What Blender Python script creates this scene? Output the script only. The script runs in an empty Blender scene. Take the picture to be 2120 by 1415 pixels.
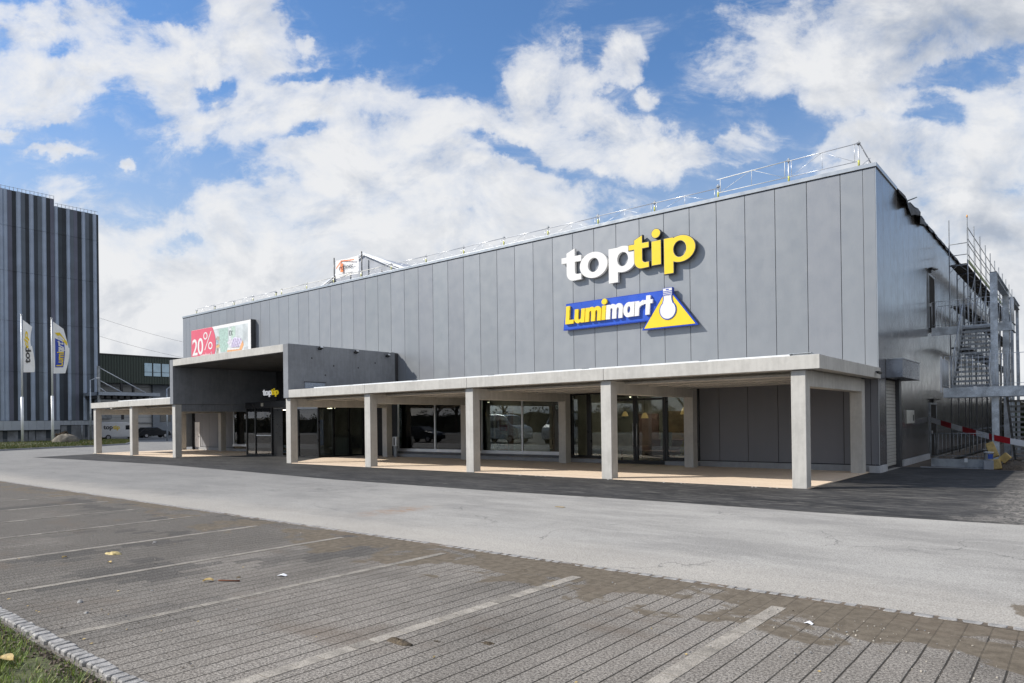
import bpy, bmesh, math, random
from mathutils import Vector, Matrix
R = math.radians
random.seed(7)
scene = bpy.context.scene
C = scene.collection

# ------------------------------------------------------------------ camera
cam_d = bpy.data.cameras.new('camera'); cam = bpy.data.objects.new('camera', cam_d); C.objects.link(cam)
scene.camera = cam
YAW, PITCH, ROLL = 0.689285, 0.003653, -0.012618
cam_d.sensor_width = 36.0; cam_d.sensor_fit = 'HORIZONTAL'
cam_d.lens = 1446.06 / 2120 * 36
cam_d.shift_y = 160.2 / 2120
cam_d.clip_start = 0.05; cam_d.clip_end = 4000
_f = Vector((-math.sin(YAW), math.cos(YAW), 0)); _r = Vector((math.cos(YAW), math.sin(YAW), 0)); _u = Vector((0, 0, 1))
_f2 = _f * math.cos(PITCH) + _u * math.sin(PITCH); _u2 = _u * math.cos(PITCH) - _f * math.sin(PITCH)
_r3 = _r * math.cos(ROLL) + _u2 * math.sin(ROLL); _u3 = _u2 * math.cos(ROLL) - _r * math.sin(ROLL)
cam.matrix_world = Matrix(((_r3.x, _u3.x, -_f2.x, 6.14977), (_r3.y, _u3.y, -_f2.y, -19.26973), (_r3.z, _u3.z, -_f2.z, 1.89621), (0, 0, 0, 1)))

# ------------------------------------------------------------------ exposure
scene.view_settings.view_transform = 'Standard'
scene.view_settings.look = 'None'
scene.view_settings.gamma = 1.0
scene.view_settings.exposure = 0.3
scene.cycles.max_bounces = 8
scene.cycles.transparent_max_bounces = 12
scene.cycles.caustics_reflective = False
scene.cycles.caustics_refractive = False

# ------------------------------------------------------------------ sun
SUND = Vector((0.607, 0.498, -0.619)).normalized()          # travel direction of the light
sun_d = bpy.data.lights.new('sun', 'SUN'); sun = bpy.data.objects.new('sun', sun_d); C.objects.link(sun)
sun_d.energy = 4.6; sun_d.angle = R(0.55); sun_d.color = (1.0, 0.938, 0.845)
sun.rotation_euler = SUND.to_track_quat('-Z', 'Y').to_euler()
sun.location = (-40, -40, 60)

# ------------------------------------------------------------------ world: Nishita sky and procedural cumulus, fixed to world directions
SKY = 0.10
world = bpy.data.worlds.new('World'); scene.world = world; world.use_nodes = True
nt = world.node_tree; nt.nodes.clear()
class NB:
    """tiny node builder"""
    def __init__(s, tree): s.t = tree
    def n(s, typ, **kw):
        nd = s.t.nodes.new(typ)
        for k, v in kw.items(): setattr(nd, k, v)
        return nd
    def put(s, sock, v):
        if isinstance(v, bpy.types.NodeSocket): s.t.links.new(v, sock)
        elif v is not None: sock.default_value = v
    def math(s, op, a, b=None, c=None, clamp=False):
        nd = s.n('ShaderNodeMath', operation=op, use_clamp=clamp)
        s.put(nd.inputs[0], a); s.put(nd.inputs[1], b); s.put(nd.inputs[2], c)
        return nd.outputs[0]
    def vm(s, op, a, b=None, out=0):
        nd = s.n('ShaderNodeVectorMath', operation=op)
        s.put(nd.inputs[0], a)
        if b is not None: s.put(nd.inputs[1], b)
        return nd.outputs[out]
    def scale(s, a, k):
        nd = s.n('ShaderNodeVectorMath', operation='SCALE'); s.put(nd.inputs[0], a); s.put(nd.inputs['Scale'], k); return nd.outputs[0]
    def noise(s, vec, scale, detail=4, rough=0.55, dist=0.0, out=0):
        nd = s.n('ShaderNodeTexNoise'); s.put(nd.inputs['Vector'], vec)
        nd.inputs['Scale'].default_value = scale; nd.inputs['Detail'].default_value = detail
        nd.inputs['Roughness'].default_value = rough; nd.inputs['Distortion'].default_value = dist
        return nd.outputs[out]
    def sstep(s, x, a, b, lo=0.0, hi=1.0):
        nd = s.n('ShaderNodeMapRange', interpolation_type='SMOOTHSTEP')
        s.put(nd.inputs[0], x)
        for i, v in enumerate((a, b, lo, hi)): s.put(nd.inputs[i + 1], v)
        return nd.outputs[0]
    def lin(s, x, a, b, lo=0.0, hi=1.0):
        nd = s.n('ShaderNodeMapRange'); s.put(nd.inputs[0], x)
        for i, v in enumerate((a, b, lo, hi)): s.put(nd.inputs[i + 1], v)
        return nd.outputs[0]
    def mix(s, fac, a, b, blend='MIX'):
        nd = s.n('ShaderNodeMix', data_type='RGBA', blend_type=blend)
        s.put(nd.inputs[0], fac)
        for sock, v in ((nd.inputs[6], a), (nd.inputs[7], b)):
            s.put(sock, v if isinstance(v, bpy.types.NodeSocket) else (tuple(v) + (1,) if len(v) == 3 else v))
        return nd.outputs[2]
    def xyz(s, v):
        nd = s.n('ShaderNodeSeparateXYZ'); s.put(nd.inputs[0], v); return nd.outputs
    def comb(s, x, y, z):
        nd = s.n('ShaderNodeCombineXYZ'); s.put(nd.inputs[0], x); s.put(nd.inputs[1], y); s.put(nd.inputs[2], z); return nd.outputs[0]
    def wnoise(s, v, dims='3D'):
        nd = s.n('ShaderNodeTexWhiteNoise', noise_dimensions=dims)
        s.put(nd.inputs['W' if dims == '1D' else 'Vector'], v); return nd.outputs[0]

# cumulus: (u, v, half-width, half-height, angle) on the plane tangent to the horizon towards the store
CLOUDS=[(-0.589,0.560,0.128,0.052,-14,1.0),(-0.500,0.493,0.118,0.066,-19,1.0),(-0.423,0.527,0.104,0.062,-9,1.0),(-0.367,0.571,0.076,0.048,-24,1.0),(-0.666,0.499,0.086,0.066,0,1.0),(-0.340,0.477,0.104,0.069,-14,1.0),(-0.244,0.452,0.118,0.055,-9,1.0),(-0.133,0.437,0.118,0.047,-7,1.0),(-0.036,0.415,0.104,0.038,0,1.0),(0.068,0.455,0.073,0.073,35,1.0),(0.155,0.513,0.059,0.028,35,1.0),(0.130,0.402,0.121,0.038,-2,1.0),(0.233,0.390,0.083,0.029,0,1.0),(0.327,0.393,0.069,0.024,-4,1.0),(-0.245,0.372,0.111,0.045,-14,1.0),(-0.120,0.353,0.104,0.041,-14,1.0),(0.004,0.331,0.118,0.035,-9,1.0),(0.087,0.323,0.048,0.031,0,0.6),(-0.370,0.311,0.080,0.045,0,1.0),(-0.287,0.269,0.159,0.062,-9,1.0),(-0.440,0.215,0.228,0.076,-7,1.0),(-0.108,0.246,0.207,0.076,-9,1.0),(-0.316,0.151,0.415,0.076,0,1.0),(0.017,0.279,0.097,0.041,-9,1.0),(-0.640,0.280,0.138,0.048,-14,1.0),(0.519,0.522,0.163,0.073,8,1.0),(0.624,0.555,0.166,0.083,5,1.0),(0.442,0.481,0.083,0.048,0,1.0),(0.388,0.576,0.024,0.031,0,0.6),(0.581,0.469,0.104,0.041,-4,1.0),(0.464,0.558,0.111,0.062,0,1.0),(0.538,0.376,0.104,0.043,10,1.0),(0.705,0.447,0.069,0.066,0,1.0),(0.628,0.361,0.138,0.052,0,1.0),(0.718,0.346,0.104,0.069,0,1.0),(0.489,0.370,0.048,0.028,20,0.6),(0.654,0.271,0.180,0.062,0,1.0),(0.688,0.208,0.207,0.083,0,1.0),(-0.653,0.397,0.052,0.014,8,0.6),(-0.715,0.421,0.031,0.017,-19,0.6),(-0.546,0.386,0.014,0.017,30,0.6),(0.200,0.474,0.024,0.022,-19,0.6),(0.129,0.364,0.041,0.012,-9,0.6),(-0.284,0.557,0.031,0.018,-34,0.6),(-0.524,0.154,0.290,0.083,0,1.0),]
GAPS=[(-0.478,0.590,0.048,0.019,-19,1.0),(-0.634,0.547,0.031,0.015,-14,1.0),(-0.417,0.487,0.028,0.011,35,1.0),(-0.295,0.512,0.043,0.010,0,1.0),(-0.548,0.463,0.041,0.017,-34,1.0),(-0.286,0.425,0.038,0.010,15,1.0),(-0.019,0.389,0.048,0.010,-14,1.0),(0.393,0.430,0.028,0.041,0,1.0),(0.651,0.493,0.083,0.018,12,1.0),(0.608,0.434,0.031,0.028,20,1.0),(-0.570,0.430,0.048,0.024,-24,1.0),(-0.618,0.429,0.048,0.010,5,1.0),(-0.046,0.501,0.024,0.028,0,1.0),(-0.461,0.250,0.035,0.014,-19,1.0),(-0.688,0.322,0.083,0.028,-9,1.0),(0.131,0.478,0.021,0.014,0,1.0),]

w = NB(nt)
sky = w.n('ShaderNodeTexSky', sky_type='NISHITA', sun_disc=False, air_density=1.0, dust_density=0.15, ozone_density=3.0)
sky.sun_elevation = math.asin(-SUND.z)
sky.sun_rotation = math.atan2(-SUND.x, -SUND.y)
D = w.vm('NORMALIZE', w.n('ShaderNodeTexCoord').outputs['Generated'])
dz = w.xyz(D)[2]
df = w.vm('DOT_PRODUCT', D, tuple(_f), out=1)
dr = w.vm('DOT_PRODUCT', D, tuple(_r), out=1)
dfc = w.math('MAXIMUM', df, 0.12)
UV = w.comb(w.math('DIVIDE', dr, dfc), w.math('DIVIDE', dz, dfc), 0.0)
# warp so that the cloud outlines billow
wn = w.n('ShaderNodeTexNoise'); w.put(wn.inputs['Vector'], UV); wn.inputs['Scale'].default_value = 6.0; wn.inputs['Detail'].default_value = 6; wn.inputs['Roughness'].default_value = 0.62
warp = w.scale(w.vm('SUBTRACT', wn.outputs['Color'], (0.5, 0.5, 0.5)), 0.13)
UVW = w.vm('MULTIPLY', w.vm('ADD', UV, warp), (1, 1, 0))
def blobs(lst):
    acc = None
    for (u, v, a, b, ang, top) in lst:
        m = w.n('ShaderNodeMapping', vector_type='TEXTURE'); w.put(m.inputs['Vector'], UVW)
        m.inputs['Location'].default_value = (u, v, 0); m.inputs['Rotation'].default_value = (0, 0, R(ang)); m.inputs['Scale'].default_value = (a * 1.28, b * 1.28, 1)
        g = w.math('SUBTRACT', top, w.vm('LENGTH', m.outputs[0], out=1))
        acc = g if acc is None else w.math('SMOOTH_MAX', acc, g, 0.12)
    return acc
base = w.math('MINIMUM', w.math('MAXIMUM', w.math('MULTIPLY', blobs(CLOUDS), 0.85), -0.5), 0.34)
gap = w.sstep(blobs(GAPS), -0.45, 0.75)
# all the rest of the dome: layered noise
dome = w.vm('DIVIDE', D, w.comb(w.math('ADD', w.math('ABSOLUTE', dz), 0.25), w.math('ADD', w.math('ABSOLUTE', dz), 0.25), w.math('ADD', w.math('ABSOLUTE', dz), 0.25)))
gen = w.math('MULTIPLY', w.math('SUBTRACT', w.noise(dome, 1.6, 5, 0.55), 0.50), 3.2)
gen = w.math('ADD', gen, w.math('MULTIPLY', w.sstep(w.xyz(D)[0], 0.1, 0.8), 0.55))     # more cloud to the east
front = w.sstep(df, 0.30, 0.50)
above = w.sstep(w.math('DIVIDE', dz, dfc), 0.62, 0.72)
front = w.math('MULTIPLY', front, w.math('SUBTRACT', 1.0, above))
fld = w.math('ADD', w.math('MULTIPLY', base, front), w.math('MULTIPLY', gen, w.math('SUBTRACT', 1.0, front)))
P = w.vm('MULTIPLY', UV, (1.0, 1.35, 0))
n1 = w.noise(P, 7.0, 12, 0.60, 0.35)
n2 = w.noise(P, 24.0, 8, 0.66, 0.2)
n3 = w.noise(w.vm('MULTIPLY', UV, (0.7, 1.6, 0)), 16.0, 8, 0.66, 0.9)
fld = w.math('SUBTRACT', fld, w.math('MULTIPLY', w.math('MULTIPLY', gap, w.sstep(n2, 0.30, 0.62, 0.45, 1.25)), 0.42))
fld = w.math('ADD', fld, w.math('MULTIPLY', w.math('SUBTRACT', n1, 0.5), 1.9))
fld = w.math('ADD', fld, w.math('MULTIPLY', w.math('SUBTRACT', n2, 0.5), 0.58))
lowv = w.sstep(w.math('DIVIDE', dz, dfc), 0.02, 0.32, 0.75, 0.0)
fld = w.math('ADD', fld, lowv)
core = w.math('ADD', w.math('MULTIPLY', w.sstep(fld, -0.12, 0.22), 0.66), w.math('MULTIPLY', w.sstep(fld, 0.05, 0.55), 0.34))
veil = w.math('MULTIPLY', w.sstep(fld, -0.42, 0.12), w.sstep(n3, 0.40, 0.74, 0.0, 0.62))
dens = w.math('MAXIMUM', core, veil)
# body shading: bright rims, greyer hearts and undersides
up = w.vm('ADD', P, (-0.014, 0.045, 0))
n1b = w.noise(up, 7.0, 7, 0.60, 0.35)
relief = w.math('MULTIPLY', w.math('SUBTRACT', n1b, n1), 2.2)
thick = w.sstep(fld, 0.15, 0.65)
shade = w.math('ADD', w.math('MULTIPLY', thick, w.sstep(w.noise(UVW, 4.5, 4, 0.55), 0.36, 0.66, 0.0, 0.42)), relief)
def soft_region(u, v, a, b_, lo, hi):
    m = w.n('ShaderNodeMapping', vector_type='TEXTURE'); w.put(m.inputs['Vector'], UVW)
    m.inputs['Location'].default_value = (u, v, 0); m.inputs['Scale'].default_value = (a, b_, 1)
    return w.sstep(w.math('SUBTRACT', 1.0, w.vm('LENGTH', m.outputs[0], out=1)), lo, hi)
heavy = soft_region(0.66, 0.300, 0.30, 0.13, 0.0, 0.8)
heavy2 = soft_region(0.64, 0.555, 0.27, 0.12, -0.1, 0.9)
heavy3 = soft_region(-0.62, 0.40, 0.12, 0.06, -0.1, 0.9)
shade = w.math('ADD', shade, w.math('MULTIPLY', w.math('MULTIPLY', heavy, w.sstep(w.noise(UVW, 6.0, 4, 0.5), 0.36, 0.66)), 0.62))
shade = w.math('ADD', shade, w.math('MULTIPLY', heavy3, 0.3))
shade = w.math('ADD', shade, w.math('MULTIPLY', heavy2, 0.62), clamp=True)
K = 1.0 / SKY
cl = w.mix(shade, (0.70 * K, 0.705 * K, 0.715 * K), (0.345 * K, 0.385 * K, 0.455 * K))
tint = w.mix(1.0, sky.outputs[0], w.mix(w.sstep(dz, 0.05, 0.45), (1.20, 1.06, 0.98), (0.90, 1.14, 1.34)), 'MULTIPLY')
tint = w.mix(w.sstep(dz, 0.46, 0.10, 0.0, 0.62), tint, (0.42 * K, 0.50 * K, 0.62 * K))       # milky air low over the horizon
skyc = w.mix(w.math('MULTIPLY', dens, 0.97), tint, cl)
bg = w.n('ShaderNodeBackground'); w.put(bg.inputs['Color'], skyc); bg.inputs['Strength'].default_value = SKY
wo = w.n('ShaderNodeOutputWorld'); nt.links.new(bg.outputs[0], wo.inputs['Surface'])
world.cycles.sampling_method = 'MANUAL'; world.cycles.sample_map_resolution = 512

# ------------------------------------------------------------------ helpers
class MB:
    """collects shapes; build() links them as one mesh object"""
    def __init__(s): s.v = []; s.f = []; s.m = []; s.sm = []
    def add(s, vs, fs, m=0, smooth=False):
        o = len(s.v); s.v += [tuple(p) for p in vs]
        for f in fs: s.f.append([o + i for i in f]); s.m.append(m); s.sm.append(smooth)
        return s
    def box(s, x0, x1, y0, y1, z0, z1, m=0):
        if x0 > x1: x0, x1 = x1, x0
        if y0 > y1: y0, y1 = y1, y0
        if z0 > z1: z0, z1 = z1, z0
        return s.add([(x0,y0,z0),(x1,y0,z0),(x1,y1,z0),(x0,y1,z0),(x0,y0,z1),(x1,y0,z1),(x1,y1,z1),(x0,y1,z1)],
                     [(0,3,2,1),(4,5,6,7),(0,1,5,4),(1,2,6,5),(2,3,7,6),(3,0,4,7)], m)
    def bar(s, p0, p1, a, b, m=0, up=(0,0,1)):
        p0, p1 = Vector(p0), Vector(p1); d = (p1 - p0).normalized(); u = Vector(up)
        if abs(d.dot(u)) > 0.99: u = Vector((1, 0, 0))
        x = d.cross(u).normalized() * a / 2; y = x.cross(d).normalized() * b / 2
        vs = [p + i * x + j * y for p in (p0, p1) for (i, j) in ((-1,-1),(1,-1),(1,1),(-1,1))]
        return s.add(vs, [(0,1,2,3),(7,6,5,4),(0,4,5,1),(1,5,6,2),(2,6,7,3),(3,7,4,0)], m)
    def tube(s, p0, p1, r, n=8, m=0, r1=None):
        p0, p1 = Vector(p0), Vector(p1); d = (p1 - p0).normalized(); u = Vector((0,0,1)) if abs(d.z) < 0.9 else Vector((1,0,0))
        x = d.cross(u).normalized(); y = x.cross(d); r1 = r if r1 is None else r1
        vs = []
        for p, q in ((p0, r), (p1, r1)):
            for i in range(n):
                a = 2 * math.pi * i / n; vs.append(p + (x * math.cos(a) + y * math.sin(a)) * q)
        s.add(vs, [(i, (i+1) % n, n + (i+1) % n, n + i) for i in range(n)], m, True)
        o = len(s.v) - 2 * n
        s.f += [[o + i for i in range(n-1, -1, -1)], [o + n + i for i in range(n)]]; s.m += [m, m]; s.sm += [False, False]
        return s
    def path(s, pts, r, n=6, m=0):
        for a, b in zip(pts[:-1], pts[1:]): s.tube(a, b, r, n, m)
        return s
    def prism(s, poly, fn, a, b, m=0):
        """poly: 2D outline; fn(u, v, t) -> point; extruded between t=a and t=b"""
        n = len(poly); vs = [fn(u, v, a) for u, v in poly] + [fn(u, v, b) for u, v in poly]
        return s.add(vs, [list(range(n))[::-1], list(range(n, 2*n))] + [(i, (i+1) % n, n + (i+1) % n, n + i) for i in range(n)], m)
    def quad(s, a, b, c, d, m=0): return s.add([a, b, c, d], [(0,1,2,3)], m)
    def lathe(s, prof, c=(0,0,0), n=16, m=0):
        vs = []; k = len(prof)
        for i in range(n):
            a = 2 * math.pi * i / n
            for r, z in prof: vs.append((c[0] + r * math.cos(a), c[1] + r * math.sin(a), c[2] + z))
        fs = [(i*k + j, ((i+1) % n)*k + j, ((i+1) % n)*k + j + 1, i*k + j + 1) for i in range(n) for j in range(k-1)]
        return s.add(vs, fs, m, True)
    def build(s, name, mats, parent=None, bevel=0.0, world=True):
        mats = mats if isinstance(mats, (list, tuple)) else [mats]
        vs = s.v; loc = Vector((0, 0, 0))
        if parent is None and world:
            xs = [p[0] for p in vs]; ys = [p[1] for p in vs]; zs = [p[2] for p in vs]
            loc = Vector(((min(xs)+max(xs))/2, (min(ys)+max(ys))/2, min(zs)))
            vs = [(p[0]-loc.x, p[1]-loc.y, p[2]-loc.z) for p in vs]
        me = bpy.data.meshes.new(name); me.from_pydata(vs, [], s.f); 
        for mm in mats: me.materials.append(mm)
        for p, mi, sm in zip(me.polygons, s.m, s.sm): p.material_index = mi; p.use_smooth = sm
        bm = bmesh.new(); bm.from_mesh(me); bmesh.ops.recalc_face_normals(bm, faces=bm.faces); bm.to_mesh(me); bm.free()
        me.update()
        return link(name, me, parent, loc, bevel)
def link(name, me, parent=None, loc=(0,0,0), bevel=0.0):
    o = bpy.data.objects.new(name, me); C.objects.link(o); o.location = loc
    if parent is not None:
        o.parent = parent
        if parent.type == 'EMPTY' and parent.get('_wc'): o.location = -Vector(parent.location)
    if bevel:
        b = o.modifiers.new('Bevel', 'BEVEL'); b.width = bevel; b.segments = 2; b.limit_method = 'ANGLE'; b.angle_limit = R(40)
    return o
ROOTS = []
def tag(o, label=None, cat=None, group=None, kind=None):
    if label: o['label'] = label
    if cat: o['category'] = cat
    if group: o['group'] = group
    if kind: o['kind'] = kind
    return o
def thing(name, label, cat, loc=(0,0,0), group=None, wc=True, rz=0.0):
    """Empty at the base of a thing; wc: its parts are given in world coordinates"""
    o = bpy.data.objects.new(name, None); C.objects.link(o); o.location = loc; o.rotation_euler = (0, 0, rz); o.empty_display_size = 0.3
    if wc: o['_wc'] = 1; ROOTS.append(o)
    return tag(o, label, cat, group)
def copy_thing(root, loc, rz=0.0, label=None):
    r = root.copy(); C.objects.link(r); r.location = loc; r.rotation_euler = (0, 0, rz)
    if label: r['label'] = label
    for ch in list(root.children):
        c = ch.copy(); C.objects.link(c); c.parent = r
        for g in list(ch.children):
            d = g.copy(); C.objects.link(d); d.parent = c
    return r
def curve_mesh(splines, depth, offset=0.0):
    cu = bpy.data.curves.new('tmp', 'CURVE'); cu.dimensions = '2D'; cu.fill_mode = 'BOTH'; cu.extrude = depth / 2; cu.offset = offset
    for pts in splines:
        sp = cu.splines.new('POLY'); sp.points.add(len(pts) - 1); sp.use_cyclic_u = True
        for q, (x, y) in zip(sp.points, pts): q.co = (x, y, 0, 1)
    return _curve_to_mesh(cu)
def text_mesh(txt, size, depth, offset=0.0, sx=1.0, shear=0.0, spacing=1.0):
    cu = bpy.data.curves.new('tmp', 'FONT'); cu.body = txt; cu.size = size; cu.extrude = depth / 2; cu.offset = offset; cu.shear = shear; cu.space_character = spacing; cu.resolution_u = 6
    me = _curve_to_mesh(cu)
    if sx != 1.0:
        for v in me.vertices: v.co.x *= sx
    return me
def _curve_to_mesh(cu):
    o = bpy.data.objects.new('tmp', cu); C.objects.link(o)
    dg = bpy.context.evaluated_depsgraph_get()
    me = bpy.data.meshes.new_from_object(o.evaluated_get(dg))
    bpy.data.objects.remove(o); bpy.data.curves.remove(cu)
    return me
def place_mesh(me, ox, oy, fn, name, mat, parent):
    """local (x, y, z) of a flat text or letter mesh -> fn(ox + x, oy + y, z)"""
    for v in me.vertices: v.co = fn(ox + v.co.x, oy + v.co.y, v.co.z)
    me.materials.clear(); me.materials.append(mat)
    for p in me.polygons: p.material_index = 0; p.use_smooth = False
    bm = bmesh.new(); bm.from_mesh(me); bmesh.ops.remove_doubles(bm, verts=bm.verts, dist=0.0002); bmesh.ops.recalc_face_normals(bm, faces=bm.faces); bm.to_mesh(me); bm.free()
    me.name = name
    return link(name, me, parent)
def arc(cx, cy, rx, ry, a0, a1, n=28):
    return [(cx + rx * math.cos(R(a0 + (a1 - a0) * i / n)), cy + ry * math.sin(R(a0 + (a1 - a0) * i / n))) for i in range(n + 1)]

# ------------------------------------------------------------------ materials
def mat(name, col, rough=0.6, metal=0.0, var=0.12, vscale=1.2, fine=0.0, fscale=90, bump=0.0, bscale=60, spec=0.5, stretch=(1,1,1), emit=None, estr=0.0):
    m = bpy.data.materials.new(name); m.use_nodes = True; t = m.node_tree; b = NB(t); p = t.nodes['Principled BSDF']
    pos = b.vm('MULTIPLY', b.n('ShaderNodeNewGeometry').outputs['Position'], stretch)
    c = tuple(col)
    fac = b.noise(pos, vscale, 5, 0.6)
    colr = b.mix(b.sstep(fac, 0.3, 0.7), tuple(x * (1 - var) for x in c), tuple(min(1, x * (1 + var)) for x in c))
    if fine:
        fn = b.noise(pos, fscale, 2, 0.6)
        colr = b.mix(b.sstep(fn, 0.35, 0.65), b.mix(1.0, colr, (1 - fine,) * 3, 'MULTIPLY'), b.mix(1.0, colr, (1 + fine,) * 3, 'MULTIPLY'))
    b.put(p.inputs['Base Color'], colr)
    rr = b.lin(b.noise(pos, vscale * 3, 4, 0.6), 0.3, 0.7, max(0.02, rough - 0.07), min(1, rough + 0.07))
    b.put(p.inputs['Roughness'], rr)
    p.inputs['Metallic'].default_value = metal; p.inputs['Specular IOR Level'].default_value = spec
    if bump:
        bp = b.n('ShaderNodeBump'); bp.inputs['Strength'].default_value = bump; bp.inputs['Distance'].default_value = 0.01
        b.put(bp.inputs['Height'], b.noise(pos, bscale, 4, 0.65)); t.links.new(bp.outputs[0], p.inputs['Normal'])
    if emit: p.inputs['Emission Color'].default_value = tuple(emit) + (1,); p.inputs['Emission Strength'].default_value = estr
    return m
def custom(name):
    m = bpy.data.materials.new(name); m.use_nodes = True; t = m.node_tree; b = NB(t)
    return m, t, b, t.nodes['Principled BSDF'], b.n('ShaderNodeNewGeometry').outputs['Position']
def bumpto(t, b, p, h, strength, dist=0.01):
    bp = b.n('ShaderNodeBump'); bp.inputs['Strength'].default_value = strength; bp.inputs['Distance'].default_value = dist
    b.put(bp.inputs['Height'], h); t.links.new(bp.outputs[0], p.inputs['Normal'])

def concrete(name, col, var=0.14):
    m, t, b, p, pos = custom(name)
    n0 = b.noise(pos, 0.9, 5, 0.6); n1 = b.noise(pos, 6.0, 5, 0.65); n2 = b.noise(b.vm('MULTIPLY', pos, (3, 3, 0.35)), 3.0, 4, 0.6); n3 = b.noise(pos, 130, 2, 0.6)
    f = b.math('ADD', b.math('MULTIPLY', n0, 0.45), b.math('ADD', b.math('MULTIPLY', n1, 0.25), b.math('MULTIPLY', n2, 0.30)))
    c = b.mix(b.sstep(f, 0.36, 0.64), tuple(x * (1 - var) for x in col), tuple(x * (1 + var * 0.7) for x in col))
    c = b.mix(b.sstep(n3, 0.62, 0.75), c, b.mix(1.0, c, (0.72, 0.72, 0.72), 'MULTIPLY'))
    b.put(p.inputs['Base Color'], c); p.inputs['Roughness'].default_value = 0.82; p.inputs['Specular IOR Level'].default_value = 0.3
    bumpto(t, b, p, b.math('ADD', b.math('MULTIPLY', n1, 0.6), n3), 0.18, 0.006)
    return m
CONC = concrete('fair_faced_concrete', (0.505, 0.497, 0.472))
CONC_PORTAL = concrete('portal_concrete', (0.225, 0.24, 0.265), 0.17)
CONC_DARK = concrete('grey_plinth_concrete', (0.30, 0.315, 0.34))

def panel_metal(name, col, axis, pitch, phase, metal, rough, ribs=0.0):
    m, t, b, p, pos = custom(name)
    x = b.xyz(pos)
    pid = b.math('FLOOR', b.math('DIVIDE', b.math('ADD', x[axis], phase), pitch))
    r = b.wnoise(pid, '1D'); r2 = b.wnoise(b.math('ADD', pid, 37.3), '1D')
    c = b.mix(r, tuple(k * 0.95 for k in col), tuple(k * 1.05 for k in col))
    c = b.mix(b.math('MULTIPLY', r2, 0.30), c, (col[0] * 1.02, col[1] * 0.96, col[2] * 1.01))
    st = b.noise(b.vm('MULTIPLY', pos, (1, 1, 0.12)), 3.0, 4, 0.6)
    c = b.mix(b.sstep(st, 0.35, 0.7, 0, 0.22), c, b.mix(1.0, c, (0.86, 0.87, 0.88), 'MULTIPLY'))
    c = b.mix(b.sstep(b.noise(pos, 0.35, 3, 0.5), 0.4, 0.65, 0, 0.15), c, b.mix(1.0, c, (0.93, 0.93, 0.94), 'MULTIPLY'))
    b.put(p.inputs['Base Color'], c); p.inputs['Metallic'].default_value = metal
    b.put(p.inputs['Roughness'], b.lin(b.noise(pos, 2.0, 4, 0.6), 0.3, 0.7, rough - 0.05, rough + 0.06))
    h = b.math('MULTIPLY', b.noise(b.vm('MULTIPLY', pos, (1, 1, 0.25)), 0.6, 2, 0.5), 0.6)
    if ribs:
        fr = b.math('FRACT', b.math('DIVIDE', x[axis], ribs))
        h = b.math('ADD', h, b.math('MULTIPLY', b.sstep(b.math('ABSOLUTE', b.math('SUBTRACT', fr, 0.5)), 0.30, 0.46), 0.35))
    bumpto(t, b, p, h, 0.07, 0.02)
    return m
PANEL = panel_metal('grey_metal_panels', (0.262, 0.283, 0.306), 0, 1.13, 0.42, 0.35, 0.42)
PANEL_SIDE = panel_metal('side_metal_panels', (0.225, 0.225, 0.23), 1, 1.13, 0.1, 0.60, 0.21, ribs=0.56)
PANEL_LOW = panel_metal('matt_shaded_panels', (0.205, 0.212, 0.232), 0, 1.13, 0.42, 0.0, 0.72)  # facade panels again, darker and matt for the shade under the canopy
COPING = mat('coping_metal', (0.42, 0.45, 0.48), 0.35, 0.5, 0.05)
DARKGAP = mat('dark_gap', (0.035, 0.036, 0.04), 0.7)
BLACKFRAME = mat('black_frame_metal', (0.018, 0.019, 0.021), 0.32, 0.3, 0.1)
SILVER = mat('silver_aluminium', (0.62, 0.64, 0.67), 0.38, 0.55, 0.05)
WHITEMETAL = mat('white_flashing', (0.80, 0.83, 0.86), 0.4, 0.15, 0.05)
BRIGHT = mat('bright_galvanised_bars', (0.62, 0.66, 0.70), 0.45, 0.3, 0.12, 3.0)
GALV = mat('galvanised_steel', (0.46, 0.50, 0.54), 0.45, 0.55, 0.28, 3.0, 0.10, 25)
GALVD = mat('dull_galvanised_steel', (0.27, 0.29, 0.31), 0.5, 0.55, 0.25, 3.0)
GRATING = mat('step_grating', (0.34, 0.36, 0.38), 0.6, 0.4, 0.2, 8.0)
WHITEP = mat('white_sign_plastic', (0.74, 0.74, 0.735), 0.4, 0, 0.03)
YELLOWP = mat('yellow_sign_plastic', (0.80, 0.585, 0.02), 0.4, 0, 0.03)
BLUEP = mat('blue_sign_plastic', (0.012, 0.055, 0.42), 0.32, 0, 0.06)
BLACKP = mat('black_sign_edge', (0.03, 0.03, 0.032), 0.4)
GREYP = mat('grey_sign_edge', (0.35, 0.36, 0.38), 0.4)
def glass(name, tint=(0.62, 0.68, 0.66), boost=1.5):
    m, t, b, p, pos = custom(name); t.nodes.remove(p)
    tr = b.n('ShaderNodeBsdfTransparent'); tr.inputs[0].default_value = tint + (1,)
    gl = b.n('ShaderNodeBsdfGlossy'); gl.inputs['Color'].default_value = (0.95, 0.97, 1, 1); gl.inputs['Roughness'].default_value = 0.005
    fr = b.n('ShaderNodeFresnel'); fr.inputs['IOR'].default_value = 1.5
    bp = b.n('ShaderNodeBump'); bp.inputs['Strength'].default_value = 0.02; bp.inputs['Distance'].default_value = 0.02
    b.put(bp.inputs['Height'], b.noise(pos, 0.9, 2, 0.5)); t.links.new(bp.outputs[0], gl.inputs['Normal'])
    mx = b.n('ShaderNodeMixShader'); b.put(mx.inputs[0], b.math('MULTIPLY', fr.outputs[0], boost, clamp=True))
    t.links.new(tr.outputs[0], mx.inputs[1]); t.links.new(gl.outputs[0], mx.inputs[2])
    t.links.new(mx.outputs[0], t.nodes['Material Output'].inputs['Surface'])
    return m
GLASS = glass('shop_glass')
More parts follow.
